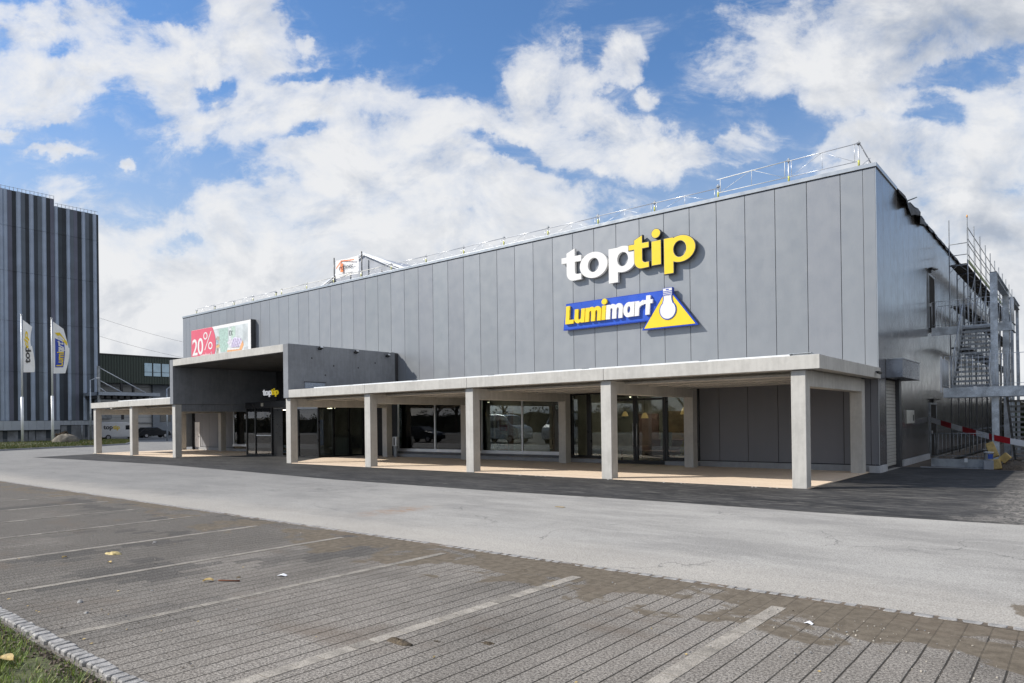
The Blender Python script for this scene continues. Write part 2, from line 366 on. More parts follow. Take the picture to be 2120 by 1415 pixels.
DARKGLASS = mat('dark_window_glass', (0.02, 0.025, 0.03), 0.05, 0, 0.1, spec=0.9)
SKYGLASS = mat('reflective_window_glass', (0.25, 0.33, 0.40), 0.05, 0.85, 0.1)

# ground materials ---------------------------------------------------
def m_asphalt_light():
    m, t, b, p, pos = custom('worn_light_asphalt')
    s = b.vm('MULTIPLY', pos, (0.6, 1.1, 1))
    a = b.noise(s, 0.5, 6, 0.62); f = b.noise(pos, 60, 4, 0.75); g = b.noise(b.vm('MULTIPLY', pos, (0.5, 1.7, 1)), 1.3, 7, 0.68)
    c = b.mix(b.sstep(a, 0.34, 0.66), (0.270, 0.264, 0.252), (0.375, 0.366, 0.345))
    c = b.mix(b.sstep(g, 0.45, 0.68, 0, 0.55), c, (0.41, 0.402, 0.38))
    x = b.xyz(pos)
    c = b.mix(b.sstep(x[0], 3.0, -22.0, 0.0, 0.62), c, (0.165, 0.167, 0.168))            # darker towards the west
    c = b.mix(b.sstep(b.math('ADD', b.math('MULTIPLY', x[1], -1.0), b.math('MULTIPLY', b.noise(pos, 1.3, 4, 0.6), 1.4)), 10.3, 12.0, 0, 0.6), c, (0.42, 0.395, 0.355))  # dust along the cobbles
    wy = b.math('ADD', x[1], b.math('MULTIPLY', b.math('SUBTRACT', b.noise(b.vm('MULTIPLY', pos, (0.06, 0.2, 1)), 1.0, 3, 0.5), 0.5), 1.6))
    for yt in (-6.3, -7.9, -9.1, -10.6):                                                  # faint wheel paths
        c = b.mix(b.math('MULTIPLY', b.sstep(b.math('ABSOLUTE', b.math('SUBTRACT', wy, yt)), 0.34, 0.05), b.sstep(b.noise(b.vm('MULTIPLY', pos, (0.25, 1.2, 1)), 1.4, 4, 0.65), 0.38, 0.66, 0.0, 0.22)), c, b.mix(1.0, c, (0.72, 0.72, 0.73), 'MULTIPLY'))
    vo = b.n('ShaderNodeTexVoronoi', feature='DISTANCE_TO_EDGE'); b.put(vo.inputs['Vector'], b.vm('ADD', pos, b.scale(b.vm('SUBTRACT', b.noise(pos, 1.5, 4, 0.6, out=1), (0.5, 0.5, 0.5)), 0.9))); vo.inputs['Scale'].default_value = 0.33
    crack = b.math('MULTIPLY', b.sstep(vo.outputs['Distance'], 0.0065, 0.0025), b.sstep(b.noise(pos, 0.35, 3, 0.5), 0.50, 0.58))
    c = b.mix(b.math('MULTIPLY', crack, 0.55), c, (0.10, 0.10, 0.10))
    pr = b.vm('LENGTH', b.vm('MULTIPLY', b.vm('SUBTRACT', pos, (5.95, -10.9, 0)), (2.0, 1.5, 1)), out=1)
    c = b.mix(b.sstep(b.math('ADD', pr, b.math('MULTIPLY', b.noise(pos, 2.2, 6, 0.65), 1.8)), 1.62, 1.52, 0, 0.9), c, (0.155, 0.130, 0.098))      # mud lobe at the kerb
    # rust stain
    rs = b.vm('LENGTH', b.vm('MULTIPLY', b.vm('SUBTRACT', pos, (-5.45, -9.2, 0)), (1.6, 0.75, 1)), out=1)
    rsm = b.math('MULTIPLY', b.sstep(rs, 1.1, 0.0), b.sstep(b.noise(b.vm('MULTIPLY', pos, (1.2, 2.5, 1)), 2.0, 4, 0.65), 0.38, 0.66))
    c = b.mix(b.math('MULTIPLY', rsm, 0.75), c, (0.30, 0.17, 0.09))
    c = b.mix(b.sstep(f, 0.33, 0.67), b.mix(1.0, c, (0.62, 0.62, 0.62), 'MULTIPLY'), b.mix(1.0, c, (1.26, 1.26, 1.26), 'MULTIPLY'))
    b.put(p.inputs['Base Color'], c); p.inputs['Roughness'].default_value = 0.88; p.inputs['Specular IOR Level'].default_value = 0.25
    bumpto(t, b, p, f, 0.35, 0.008)
    return m
def m_asphalt_new():
    m, t, b, p, pos = custom('fresh_dark_asphalt')
    f = b.noise(pos, 55, 4, 0.75); a = b.noise(b.vm('MULTIPLY', pos, (0.35, 1.0, 1)), 0.9, 6, 0.65)
    tr = b.noise(b.vm('MULTIPLY', pos, (0.45, 3.2, 1)), 2.6, 8, 0.72, 1.2)
    x = b.xyz(pos)
    c = b.mix(b.sstep(a, 0.35, 0.7), (0.019, 0.0195, 0.021), (0.046, 0.046, 0.047))
    dust = b.math('MULTIPLY', b.sstep(tr, 0.47, 0.68), b.sstep(b.math('ADD', x[0], b.math('MULTIPLY', x[1], -0.9)), -14.0, 6.0, 0.40, 1.0))
    c = b.mix(dust, c, (0.175, 0.168, 0.155))
    d2 = b.math('MULTIPLY', b.sstep(b.math('ADD', x[0], b.math('MULTIPLY', b.noise(pos, 0.9, 5, 0.65), 2.4)), 5.3, 6.6), b.sstep(b.noise(b.vm('MULTIPLY', pos, (2.2, 1.0, 1)), 3.5, 8, 0.75, 1.5), 0.38, 0.60))
    c = b.mix(b.math('MULTIPLY', d2, 0.8), c, (0.33, 0.31, 0.28))
    c = b.mix(b.sstep(f, 0.3, 0.72), b.mix(1.0, c, (0.55, 0.55, 0.55), 'MULTIPLY'), b.mix(1.0, c, (1.4, 1.4, 1.4), 'MULTIPLY'))
    b.put(p.inputs['Base Color'], c); p.inputs['Roughness'].default_value = 0.8; p.inputs['Specular IOR Level'].default_value = 0.3
    bumpto(t, b, p, f, 0.5, 0.01)
    return m
def m_paving():
    m, t, b, p, pos = custom('concrete_block_paving')
    x = b.xyz(pos); P = 0.189
    xr = b.math('ADD', b.math('DIVIDE', x[0], P), b.math('MULTIPLY', b.math('SUBTRACT', b.noise(pos, 1.7, 2, 0.5), 0.5), 0.06))
    row = b.math('FLOOR', xr); fx = b.math('FRACT', xr)
    yy = b.math('ADD', b.math('DIVIDE', x[1], 0.378), b.math('MULTIPLY', b.wnoise(row, '1D'), 1.0))
    br = b.math('FLOOR', yy); fy = b.math('FRACT', yy)
    ex = b.math('ABSOLUTE', b.math('SUBTRACT', fx, 0.5)); ey = b.math('ABSOLUTE', b.math('SUBTRACT', fy, 0.5))
    rag = b.noise(pos, 30, 3, 0.7)
    jx = b.sstep(b.math('ADD', ex, b.math('MULTIPLY', b.math('SUBTRACT', rag, 0.5), 0.05)), 0.448, 0.480)
    jy = b.math('MULTIPLY', b.sstep(b.math('ADD', ey, b.math('MULTIPLY', b.math('SUBTRACT', rag, 0.5), 0.04)), 0.475, 0.492), b.sstep(b.noise(pos, 2.2, 3, 0.6), 0.42, 0.66, 0.02, 0.42))
    rnd = b.wnoise(b.comb(row, br, 0.0))
    c = b.mix(rnd, (0.194, 0.180, 0.164), (0.222, 0.208, 0.191))
    big = b.noise(b.vm('MULTIPLY', pos, (0.75, 0.55, 1)), 0.55, 5, 0.6)
    west = b.sstep(x[0], 1.8, -6.5)
    c = b.mix(b.math('MULTIPLY', b.sstep(b.math('ADD', big, b.math('MULTIPLY', west, 0.30)), 0.40, 0.78), 0.66), c, (0.066, 0.062, 0.057))
    # damp blocks: patches whose rims step from stone to stone
    cell = b.comb(b.math('MULTIPLY', row, P), b.math('MULTIPLY', br, 0.378), 0.0)
    dn = b.noise(b.vm('MULTIPLY', cell, (0.55, 0.75, 1)), 0.9, 3, 0.55)
    damp = b.math('MULTIPLY', b.sstep(b.math('ADD', dn, b.math('MULTIPLY', rnd, 0.03)), 0.565, 0.60), b.sstep(west, 0.1, 0.5))
    c = b.mix(b.math('MULTIPLY', damp, 0.50), c, (0.046, 0.046, 0.047))
    sp = b.noise(pos, 46, 5, 0.95)                                                       # exposed aggregate
    c = b.mix(b.sstep(sp, 0.42, 0.58), b.mix(1.0, c, (0.36, 0.35, 0.34), 'MULTIPLY'), b.mix(1.0, c, (1.78, 1.77, 1.74), 'MULTIPLY'))
    c = b.mix(b.math('MULTIPLY', b.sstep(b.noise(pos, 1.6, 6, 0.72), 0.60, 0.74), 0.40), c, (0.26, 0.245, 0.225))   # pale scuffs
    # silt washed against the cobble line and lying in patches
    edge = b.math('MULTIPLY', b.sstep(x[1], -14.9, -11.7, 0.0, 0.66), b.sstep(x[0], -7.0, 1.5, 0.70, 1.0))
    nm = b.noise(b.vm('MULTIPLY', pos, (0.9, 1.2, 1)), 0.95, 7, 0.62, 0.4)
    mud = b.sstep(b.math('ADD', b.math('ADD', b.math('MULTIPLY', b.math('SUBTRACT', nm, 0.5), 1.7), b.math('ADD', edge, 0.5)), b.math('MULTIPLY', rnd, 0.12)), 0.99, 1.07)
    brown = b.mix(b.sstep(b.noise(pos, 9, 5, 0.65), 0.35, 0.65), (0.115, 0.095, 0.070), (0.180, 0.152, 0.115))
    brown = b.mix(b.sstep(b.noise(pos, 120, 2, 0.6), 0.35, 0.65, 0, 0.4), brown, (0.07, 0.057, 0.043))
    c = b.mix(b.math('MULTIPLY', mud, 0.90), c, brown)
    br2 = b.math('MULTIPLY', b.sstep(b.noise(b.vm('MULTIPLY', pos, (0.6, 1.1, 1)), 0.8, 5, 0.6, 0.3), 0.55, 0.75), 0.5)
    c = b.mix(br2, c, (0.135, 0.105, 0.080))
    j = b.math('MAXIMUM', jx, jy)
    jv = b.math('MULTIPLY', j, b.math('SUBTRACT', 1.0, b.math('MULTIPLY', mud, 0.72)))
    jv = b.math('MULTIPLY', jv, b.sstep(b.math('ADD', b.noise(pos, 1.1, 5, 0.65), b.sstep(x[0], -3.0, 3.5, -0.04, 0.10)), 0.32, 0.56, 0.60, 1.0))
    c = b.mix(b.math('MULTIPLY', jv, 0.93), c, (0.030, 0.027, 0.022))
    b.put(p.inputs['Base Color'], c); p.inputs['Roughness'].default_value = 0.9; p.inputs['Specular IOR Level'].default_value = 0.2
    h = b.math('SUBTRACT', b.math('MULTIPLY', sp, 0.35), b.math('MULTIPLY', jv, 1.2))
    h = b.math('ADD', h, b.math('MULTIPLY', rnd, 0.25))
    bumpto(t, b, p, h, 0.55, 0.012)
    return m
def m_deck():
    m, t, b, p, pos = custom('timber_deck')
    x = b.xyz(pos); P = 0.145
    fy = b.math('FRACT', b.math('DIVIDE', x[1], P)); row = b.math('FLOOR', b.math('DIVIDE', x[1], P))
    xo = b.math('DIVIDE', b.math('ADD', x[0], b.math('MULTIPLY', b.wnoise(row, '1D'), 4.0)), 4.0)
    rnd = b.wnoise(b.comb(row, b.math('FLOOR', xo), 0.0))
    g = b.noise(b.vm('MULTIPLY', pos, (0.5, 14, 1)), 3.0, 4, 0.6)
    c = b.mix(rnd, (0.69, 0.56, 0.43), (0.80, 0.67, 0.53)); c = b.mix(b.sstep(g, 0.35, 0.7, 0, 0.4), c, (0.60, 0.47, 0.35))
    j = b.sstep(b.math('ABSOLUTE', b.math('SUBTRACT', fy, 0.5)), 0.462, 0.488)
    c = b.mix(j, c, (0.12, 0.075, 0.045))
    b.put(p.inputs['Base Color'], c); p.inputs['Roughness'].default_value = 0.65
    bumpto(t, b, p, b.math('SUBTRACT', b.math('MULTIPLY', g, 0.2), j), 0.4, 0.006)
    return m
ASPH_L, ASPH_N, PAVE, DECK = m_asphalt_light(), m_asphalt_new(), m_paving(), m_deck()
EARTH = mat('bare_earth', (0.13, 0.105, 0.08), 0.95, 0, 0.35, 2.0, 0.3, 30, 0.6, 20)
LAND = mat('far_ground', (0.15, 0.15, 0.145), 0.95, 0, 0.2, 0.3)
GRASSG = mat('grass_soil', (0.055, 0.062, 0.022), 0.95, 0, 0.5, 3.0, 0.35, 40, 0.6, 30)
COBBLE = mat('granite_cobble', (0.27, 0.265, 0.258), 0.75, 0, 0.30, 9.0, 0.25, 120, 0.5, 60)
LINEWORN = mat('worn_line_stone', (0.215, 0.198, 0.172), 0.9, 0, 0.25, 4.0, 0.30, 90)
LINEDIRTY = mat('dirty_line_stone', (0.150, 0.138, 0.120), 0.9, 0, 0.35, 4.0, 0.30, 90)
LINESTONE = mat('white_line_stone', (0.285, 0.262, 0.228), 0.85, 0, 0.25, 5.0, 0.30, 90, 0.3, 80)

# ================================================================== SETTING: ground, road, paving
def sheet(name, poly, z, m, z0=None):
    mb = MB()
    mb.add([(x, y, z) for x, y in poly], [list(range(len(poly)))])
    o = mb.build(name, m); return tag(o, kind='structure')
sheet('ground', [(-900, -900), (900, -900), (900, 900), (-900, 900)], -0.06, LAND)
sheet('road', [(-240, -11.62), (60, -11.62), (60, 160), (-240, 160)], -0.004, ASPH_L)
sheet('paving', [(-240, -45), (40, -45), (40, -11.72), (-240, -11.72)], 0.0, PAVE)
sheet('new_asphalt', [(-47.3, -0.1), (-45.6, -4.4), (-40, -4.05), (-28.9, -3.72), (-20, -4.3), (-13.7, -4.8), (-6.8, -4.82), (-1.1, -4.56), (2.0, -4.62), (5.3, -4.38), (12, -4.3), (22, -4.2), (22, 9.6), (4.47, 9.9), (1.35, 10.42), (0.75, 10.45), (0.75, 6.9), (-49, 6.9), (-48.4, 3)], 0.0, ASPH_N)
sheet('bare_ground', [(0.72, 10.46), (1.35, 10.44), (4.47, 9.92), (22, 9.62), (40, 20), (40, 90), (0.72, 90)], 0.001, EARTH)
def deck(poly):
    mb = MB(); n = len(poly)
    mb.add([(x, y, 0.0) for x, y in poly] + [(x, y, 0.03) for x, y in poly], [list(range(n, 2*n))] + [(i, (i+1) % n, n + (i+1) % n, n + i) for i in range(n)])
    tag(mb.build('deck_floor', DECK), kind='structure')
deck([(-23.7, 0.02), (0.40, 0.02), (0.40, 6.86), (-26.6, 6.86), (-26.6, 3.9)])
deck([(-48.2, 0.02), (-35.7, 0.02), (-34.2, 3.75), (-34.2, 6.86), (-48.2, 6.86)])
tag(MB().box(1.33, 22, 10.40, 10.52, -0.05, 0.03).build('kerb', CONC_DARK), kind='structure')

# a line of granite setts between road and paving, and one along the lawn corner
def setts(name, x0, x1, y, wid, lo, hi, zt, jit):
    mb = MB(); x = x0; rnd = random.Random(3)
    while x < x1:
        L = rnd.uniform(lo, hi); g = rnd.uniform(0.004, 0.011)
        a, b = x, x + L; y0 = y - wid/2 + rnd.uniform(-jit, jit); y1 = y + wid/2 + rnd.uniform(-jit, jit); z = zt + rnd.uniform(-0.003, 0.003)
        n = 8; pts = []
        for i in range(n):
            t = 2 * math.pi * (i + 0.5) / n
            cx = math.copysign(abs(math.cos(t)) ** 0.30, math.cos(t)); cy = math.copysign(abs(math.sin(t)) ** 0.30, math.sin(t))
            pts.append(((a+b)/2 + cx * (b-a)/2 * rnd.uniform(0.90, 1.02), (y0+y1)/2 + cy * (y1-y0)/2 * rnd.uniform(0.90, 1.02)))
        low = [(px, py, -0.05) for px, py in pts]; mid = [(px, py, z - 0.012) for px, py in pts]
        top = [((px - (a+b)/2) * 0.84 + (a+b)/2, (py - (y0+y1)/2) * 0.84 + (y0+y1)/2, z + rnd.uniform(-0.003, 0.003)) for px, py in pts]
        o = [(i, (i+1) % n, n + (i+1) % n, n + i) for i in range(n)] + [(n + i, n + (i+1) % n, 2*n + (i+1) % n, 2*n + i) for i in range(n)]
        mb.add(low + mid + top, o + [list(range(2*n, 3*n))]); x = b + g
    return mb
tag(setts('cobble_strip', -60, 9.5, -11.66, 0.125, 0.10, 0.22, 0.006, 0.014).build('cobble_strip', COBBLE), kind='structure')
tag(MB().box(-60, 9.5, -11.73, -11.60, -0.05, 0.0035).build('joint_strip', EARTH), kind='structure')
tag(setts('cobble_kerb', -9, 4.6, -17.11, 0.135, 0.085, 0.125, 0.040, 0.012).build('cobble_kerb', COBBLE), kind='structure')
# parking bay lines: rows of pale stones laid flush in the paving
mb = MB(); rnd = random.Random(11)
for k in range(-1, 9):
    X = 3.735 - 2.4 * k; y = -12.02 - rnd.uniform(0, 0.25); hw = 0.068 if k < 2 else 0.055
    while y > -17.0:
        L = rnd.uniform(0.18, 0.34)
        if rnd.random() > 0.04 or y < -13: mb.box(X - hw - rnd.uniform(0, .006), X + hw + rnd.uniform(0, .006), y - L, y - rnd.uniform(0.006, 0.014), -0.02, 0.003 + rnd.uniform(0, 0.002), rnd.choice((0, 0, 0, 0, 0, 0, 1)) if k < 2 else (1 if k < 5 else rnd.choice((1, 2, 2))))
        y -= L
tag(mb.build('bay_lines', [LINESTONE, LINEWORN, LINEDIRTY]), kind='structure')

# ================================================================== THE STORE
YF, XR, XL, ZT = 6.87, 0.70, -49.0, 10.52
store = thing('store_building', 'long flat-roofed retail hall clad in grey metal panels with big wall signs', 'store', (-24, 16, 0))
joints = [-0.42 - 1.13 * k for k in range(43)]
# front cladding: single cassettes with real shadow gaps
edges = [XR - 0.012, 0.30] + joints
edges = [e for e in edges if e > XL + 0.5] + [XL + 0.49, XL + 0.012]
mb = MB()
for a, b in zip(edges[:-1], edges[1:]):
    g = 0.008 if a != XR - 0.012 and a != 0.30 else 0.002
    mb.box(b + 0.008, a - g, YF, YF + 0.045, 3.25, 10.36)
mb.build('front_cladding', PANEL, store, bevel=0.008)
mb = MB(); mb.box(XL, XR - 0.02, YF + 0.047, YF + 0.12, 3.2, 10.40)
mb.build('backing_wall', DARKGAP, store)
MB().box(XR - 0.010, XR + 0.008, YF - 0.004, YF + 0.03, 0.26, 10.36).build('corner_trim', COPING, store); MB().box(XL - 0.01, XL + 0.02, YF - 0.004, YF + 0.6, 0.2, 10.36).build('corner_trim', COPING, store)
mb = MB(); mb.box(XL - 0.04, XR + 0.04, YF - 0.045, YF + 0.30, 10.385, ZT); mb.box(XR - 0.28, XR + 0.04, YF + 0.302, 10.2, 10.385, ZT)
mb.build('coping', COPING, store, bevel=0.006)
mb = MB(); mb.box(XL - 0.02, XR + 0.02, YF - 0.016, YF + 0.02, 10.362, 10.383); mb.build('coping_shadow_joint', DARKGAP, store)
mb = MB(); mb.box(XL + 0.05, XR - 0.1, YF + 0.31, 49.9, 10.2, 10.33); mb.build('roof', mat('roof_membrane', (0.16, 0.16, 0.165), 0.8, 0, 0.2), store)
# side cladding
ye = [YF + 0.03, 7.93]; y = 7.93
while y < 49.4: y += 1.13; ye.append(min(y, 50.0))
mb = MB()
for a, b in zip(ye[:-1], ye[1:]):
    lo = 3.3 if a >= 7.9 and b < 10.9 else 0.26
    if a >= 7.9 and a < 10.3 : lo = 3.3
    mb.box(XR - 0.045, XR, a + 0.004, b - 0.004, lo, 10.38)
mb.box(XR - 0.045, XR - 0.001, 10.62, ye[4] - 0.004, 0.26, 3.296)
mb.build('side_cladding', PANEL_SIDE, store, bevel=0.006)
mb = MB(); mb.box(XR - 0.14, XR - 0.047, YF + 0.1, 7.9, 0.1, 3.28); mb.box(XR - 0.14, XR - 0.047, 10.7, 49.9, 0.1, 3.28); mb.box(XR - 0.14, XR - 0.047, YF + 0.13, 49.9, 3.29, 10.36); mb.box(XL + 0.02, XR - 0.15, 49.8, 50.0, 0, 10.3); mb.box(XL, XL + 0.1, YF + 0.61, 49.8, 0, 10.36)
mb.build('side_backing_wall', DARKGAP, store)
PALEP = concrete('pale_plinth', (0.46, 0.48, 0.51))
MB().box(XR - 0.04, XR + 0.05, 10.80, 16.4, -0.03, 0.24).build('side_plinth', PALEP, store, bevel=0.01); MB().box(XR - 0.3, XR + 0.04, YF - 0.12, 7.9, -0.03, 0.235).build('corner_plinth', PALEP, store, bevel=0.01)
# loose black roofing membrane hanging over the unfinished side eaves
rnd = random.Random(5); mb = MB(); n = 110; rows = []
for i in range(n + 1):
    yy = 10.2 + (49.9 - 10.2) * i / n; s = 1.0 if 10.3 < yy < 15.5 else 0.25
    drop = 0.10 + s * (0.12 + 0.28 * abs(math.sin(yy * 2.1)) + rnd.uniform(0, 0.16)); out = 0.05 + s * (0.16 * abs(math.sin(yy * 1.3)) + rnd.uniform(0, 0.08))
    zz = 10.48 + s * rnd.uniform(-0.05, 0.06)
    rows.append([(XR - 0.3, yy, zz - 0.08), (XR + 0.02, yy, zz), (XR + out * 0.7, yy + rnd.uniform(-.05, .05), zz - drop * 0.4), (XR + out, yy, zz - drop)])
for a, b in zip(rows[:-1], rows[1:]):
    for j in range(3): mb.quad(a[j], b[j], b[j+1], a[j+1])
o = mb.build('roofing_membrane', mat('black_membrane', (0.012, 0.013, 0.014), 0.55, 0, 0.4), store)
sd = o.modifiers.new('Solidify', 'SOLIDIFY'); sd.thickness = 0.012
mb = MB(); mb.bar((XR - .1, 12.4, 10.5), (XR + 0.22, 12.7, 10.66), 0.22, 0.03)
mb.build('loose_flap', mat('dark_teal_sheet', (0.05, 0.075, 0.08), 0.45, 0.2), store)

# shutter with its box canopy in the side wall
mb = MB()
k = 0; z = 0.10
while z < 3.2:
    mb.prism([(0.56, z), (0.575, z + 0.012), (0.575, z + 0.105), (0.56, z + 0.118)], lambda u, v, t: (u, t, v), 8.0, 10.18); z += 0.125
sh = mb.build('roller_shutter', mat('shutter_slats', (0.46, 0.46, 0.44), 0.5, 0.2, 0.06), store)
MB().box(0.574, 0.60, 9.2, 9.32, 1.38, 1.42).build('handle', SILVER, sh)
SHF = mat('dark_frame_paint', (0.07, 0.075, 0.085), 0.4, 0.3); MB().box(0.50, XR + 0.005, 10.20, 10.60, 0.0, 3.28).build('shutter_frame', SHF, store); MB().box(0.50, XR + 0.005, 7.92, 7.99, 0.0, 3.28).build('shutter_frame', SHF, store)
mb = MB(); mb.box(XR + 0.002, 1.23, 8.0, 11.2, 3.26, 3.90); mb.build('shutter_hood', mat('hood_metal', (0.20, 0.22, 0.26), 0.25, 0.6), store, bevel=0.01)
mb = MB(); mb.box(XR + 0.002, 1.245, 7.985, 11.215, 3.902, 3.935); mb.build('hood_trim', COPING, store)
mb = MB(); mb.box(0.45, 0.55, 7.9, 10.6, 0.0, 3.3); mb.build('shutter_backing', DARKGAP, store)
# doors in the side wall
DOORD = mat('dark_door', (0.022, 0.020, 0.018), 0.85, 0.0, spec=0.15)
for (z0, z1) in ((5.84, 8.22), (0.12, 2.42)):
    d = MB().box(XR + 0.002, XR + 0.03, 16.72, 18.2, z0, z1).build('side_door', DOORD, store)
    mb = MB(); mb.box(XR + 0.002, XR + 0.05, 16.62, 16.71, z0, z1 + 0.08); mb.box(XR + 0.002, XR + 0.05, 18.21, 18.3, z0, z1 + 0.08); mb.box(XR + 0.002, XR + 0.05, 16.712, 18.208, z1 + 0.002, z1 + 0.08)
    mb.build('door_frame', GALVD, d)
    MB().bar((XR + 0.03, 16.9, z0 + 1.05), (XR + 0.09, 16.9, z0 + 1.05), 0.03, 0.14).build('handle', SILVER, d)

# ---- ground floor under the canopy
mb = MB()
for a, b in zip([0.44, -0.42, -1.55, -2.68, -3.81, -4.94], [-0.42, -1.55, -2.68, -3.81, -4.94, -5.76]):
    mb.box(b + 0.010, a - 0.010, 6.90, 6.94, 0.27, 3.22)
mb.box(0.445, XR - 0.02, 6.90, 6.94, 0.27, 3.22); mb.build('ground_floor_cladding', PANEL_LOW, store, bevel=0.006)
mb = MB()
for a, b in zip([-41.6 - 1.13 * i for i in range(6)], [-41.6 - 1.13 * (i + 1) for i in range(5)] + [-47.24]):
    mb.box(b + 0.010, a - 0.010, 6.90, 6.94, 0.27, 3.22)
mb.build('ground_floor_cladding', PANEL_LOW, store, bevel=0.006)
for c in ((-5.76, XR - 0.15, 6.945, 7.0, 0.0, 3.2), (-47.24, -41.6, 6.945, 7.0, 0, 3.2), (-49.0, -47.245, 7.7, 7.8, 0, 3.2), (-47.30, -47.245, 6.945, 7.69, 0, 3.2), (-18.26, -17.44, 6.92, 7.0, 0.0, 3.2), (-12.3, -12.0, 6.92, 7.0, 0, 3.2), (-26.6, -23.75, 6.98, 7.04, 0, 3.2)): MB().box(*c).build('dark_infill', DARKGAP, store)  # recess at the far left end is coloured dark for an unlit corner
for c in ((-5.76, 0.43, 6.84, 6.944, 0.0, 0.24), (-7.25, -5.765, 6.80, 6.944, 0.0, 0.20), (-17.40, -12.02, 6.66, 6.90, 0.0, 0.20), (-23.7, -18.05, 6.66, 6.90, 0.0, 0.20), (-47.2, -41.55, 6.84, 6.944, 0, 0.24), (-41.5, -34.3, 6.66, 6.9, 0, 0.2), (-12.0, -10.1, 6.74, 6.944, 0, 0.20)):
    MB().box(*c).build('plinth', CONC_DARK, store, bevel=0.012)
def window(x0, x1, z0, z1, mull, m=SILVER, y=6.86, fw=0.075, sill=True, name='window'):
    mb = MB(); 
    mb.box(x0, x0 + fw, y, y + 0.09, z0, z1); mb.box(x1 - fw, x1, y, y + 0.09, z0, z1)
    mb.box(x0 + fw, x1 - fw, y + 0.002, y + 0.088, z0, z0 + fw * 1.2); mb.box(x0 + fw, x1 - fw, y + 0.002, y + 0.088, z1 - fw, z1)
    for q in mull: mb.box(q - fw / 2, q + fw / 2, y + 0.001, y + 0.089, z0 + fw * 1.2, z1 - fw)
    wnd = mb.build(name, m, store)
    xs = [x0 + fw] + sum([[q - fw/2, q + fw/2] for q in mull], []) + [x1 - fw]
    for a, b in zip(xs[::2], xs[1::2]):
        MB().box(a, b, y + 0.04, y + 0.052, z0 + fw * 1.2, z1 - fw).build('pane', GLASS, wnd)
    if sill: MB().box(x0 - 0.03, x1 + 0.03, y - 0.05, y - 0.002, z0 - 0.06, z0 + 0.06).build('sill', SILVER, wnd)
    return wnd
window(-23.70, -18.27, 0.38, 3.15, [-20.74])
window(-17.42, -12.31, 0.38, 3.15, [-14.77])
window(-41.5, -34.3, 0.42, 3.15, [-39.0, -36.6])
mb = MB(); mb.box(-12.04, -11.98, 6.70, 6.86, 0.30, 3.1); mb.build('blind_guide', WHITEMETAL, store)
mb = MB(); mb.box(-17.4, -12.02, 6.70, 6.90, 0.22, 0.31); mb.box(-23.7, -18.05, 6.70, 6.9, 0.22, 0.31); mb.build('gap_strip', mat('dark_gap_strip', (0.10, 0.105, 0.115), 0.5), store)  # solid dark strip where a dark gap runs above the plinth
window(-11.95, -11.0, 0.22, 3.15, [], BLACKFRAME, 6.90, 0.10, False)
window(-10.98, -10.05, 0.22, 3.15, [], BLACKFRAME, 6.90, 0.10, False)
window(-7.26, -5.78, 0.22, 3.15, [], BLACKFRAME, 6.90, 0.10, False)
for (a, b, hx) in ((-10.03, -8.66, -8.74), (-8.64, -7.28, -8.56)):
    mb = MB(); f = 0.10
    mb.box(a, a + f, 6.90, 6.99, 0.06, 3.12); mb.box(b - f, b, 6.90, 6.99, 0.06, 3.12); mb.box(a + f, b - f, 6.902, 6.988, 0.06, 0.18); mb.box(a + f, b - f, 6.902, 6.988, 2.72, 2.80); mb.box(a + f, b - f, 6.902, 6.988, 3.02, 3.12)
    d = mb.build('glass_door', BLACKFRAME, store)
    MB().box(a + f, b - f, 6.94, 6.952, 0.18, 2.72).build('pane', GLASS, d); MB().box(a + f, b - f, 6.94, 6.952, 2.80, 3.02).build('pane', GLASS, d)
    mb = MB(); mb.tube((hx, 6.84, 0.75), (hx, 6.84, 1.75), 0.016, 8); mb.tube((hx, 6.84, 0.85), (hx, 6.90, 0.85), 0.01, 6); mb.tube((hx, 6.84, 1.65), (hx, 6.90, 1.65), 0.01, 6)
    MB.build(mb, 'handle', SILVER, d)
# pale door in the far left bay
d = MB().box(-47.22, -46.50, 6.86, 6.898, 0.05, 2.15).build('white_door', mat('white_door_paint', (0.80, 0.80, 0.80), 0.5), store)
MB().box(-46.66, -46.56, 6.83, 6.858, 1.02, 1.10).build('handle', GALVD, d)
MB().box(-47.34, -47.23, 6.84, 6.899, 0.25, 2.25).build('door_frame', DARKGAP, d)
# shop interior
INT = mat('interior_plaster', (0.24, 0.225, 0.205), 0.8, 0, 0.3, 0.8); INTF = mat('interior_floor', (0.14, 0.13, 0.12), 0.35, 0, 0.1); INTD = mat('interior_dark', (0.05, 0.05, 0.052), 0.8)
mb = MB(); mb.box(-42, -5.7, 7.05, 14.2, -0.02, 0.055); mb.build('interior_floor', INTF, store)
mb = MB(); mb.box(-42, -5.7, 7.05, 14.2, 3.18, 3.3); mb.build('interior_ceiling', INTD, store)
mb = MB(); mb.box(-42, -5.7, 14.2, 14.3, 0, 3.3); mb.box(-5.8, -5.72, 7.05, 14.2, 0.056, 3.17); mb.box(-42, -41.9, 7.05, 14.2, 0.056, 3.17); mb.box(-26.9, -26.75, 7.06, 14.19, 0.056, 3.17); mb.box(-18.2, -18.1, 8.6, 14.19, 0.056, 3.17); mb.box(-11.9, -11.8, 7.06, 10.5, 0.056, 3.17)
mb.build('interior_wall', INT, store)

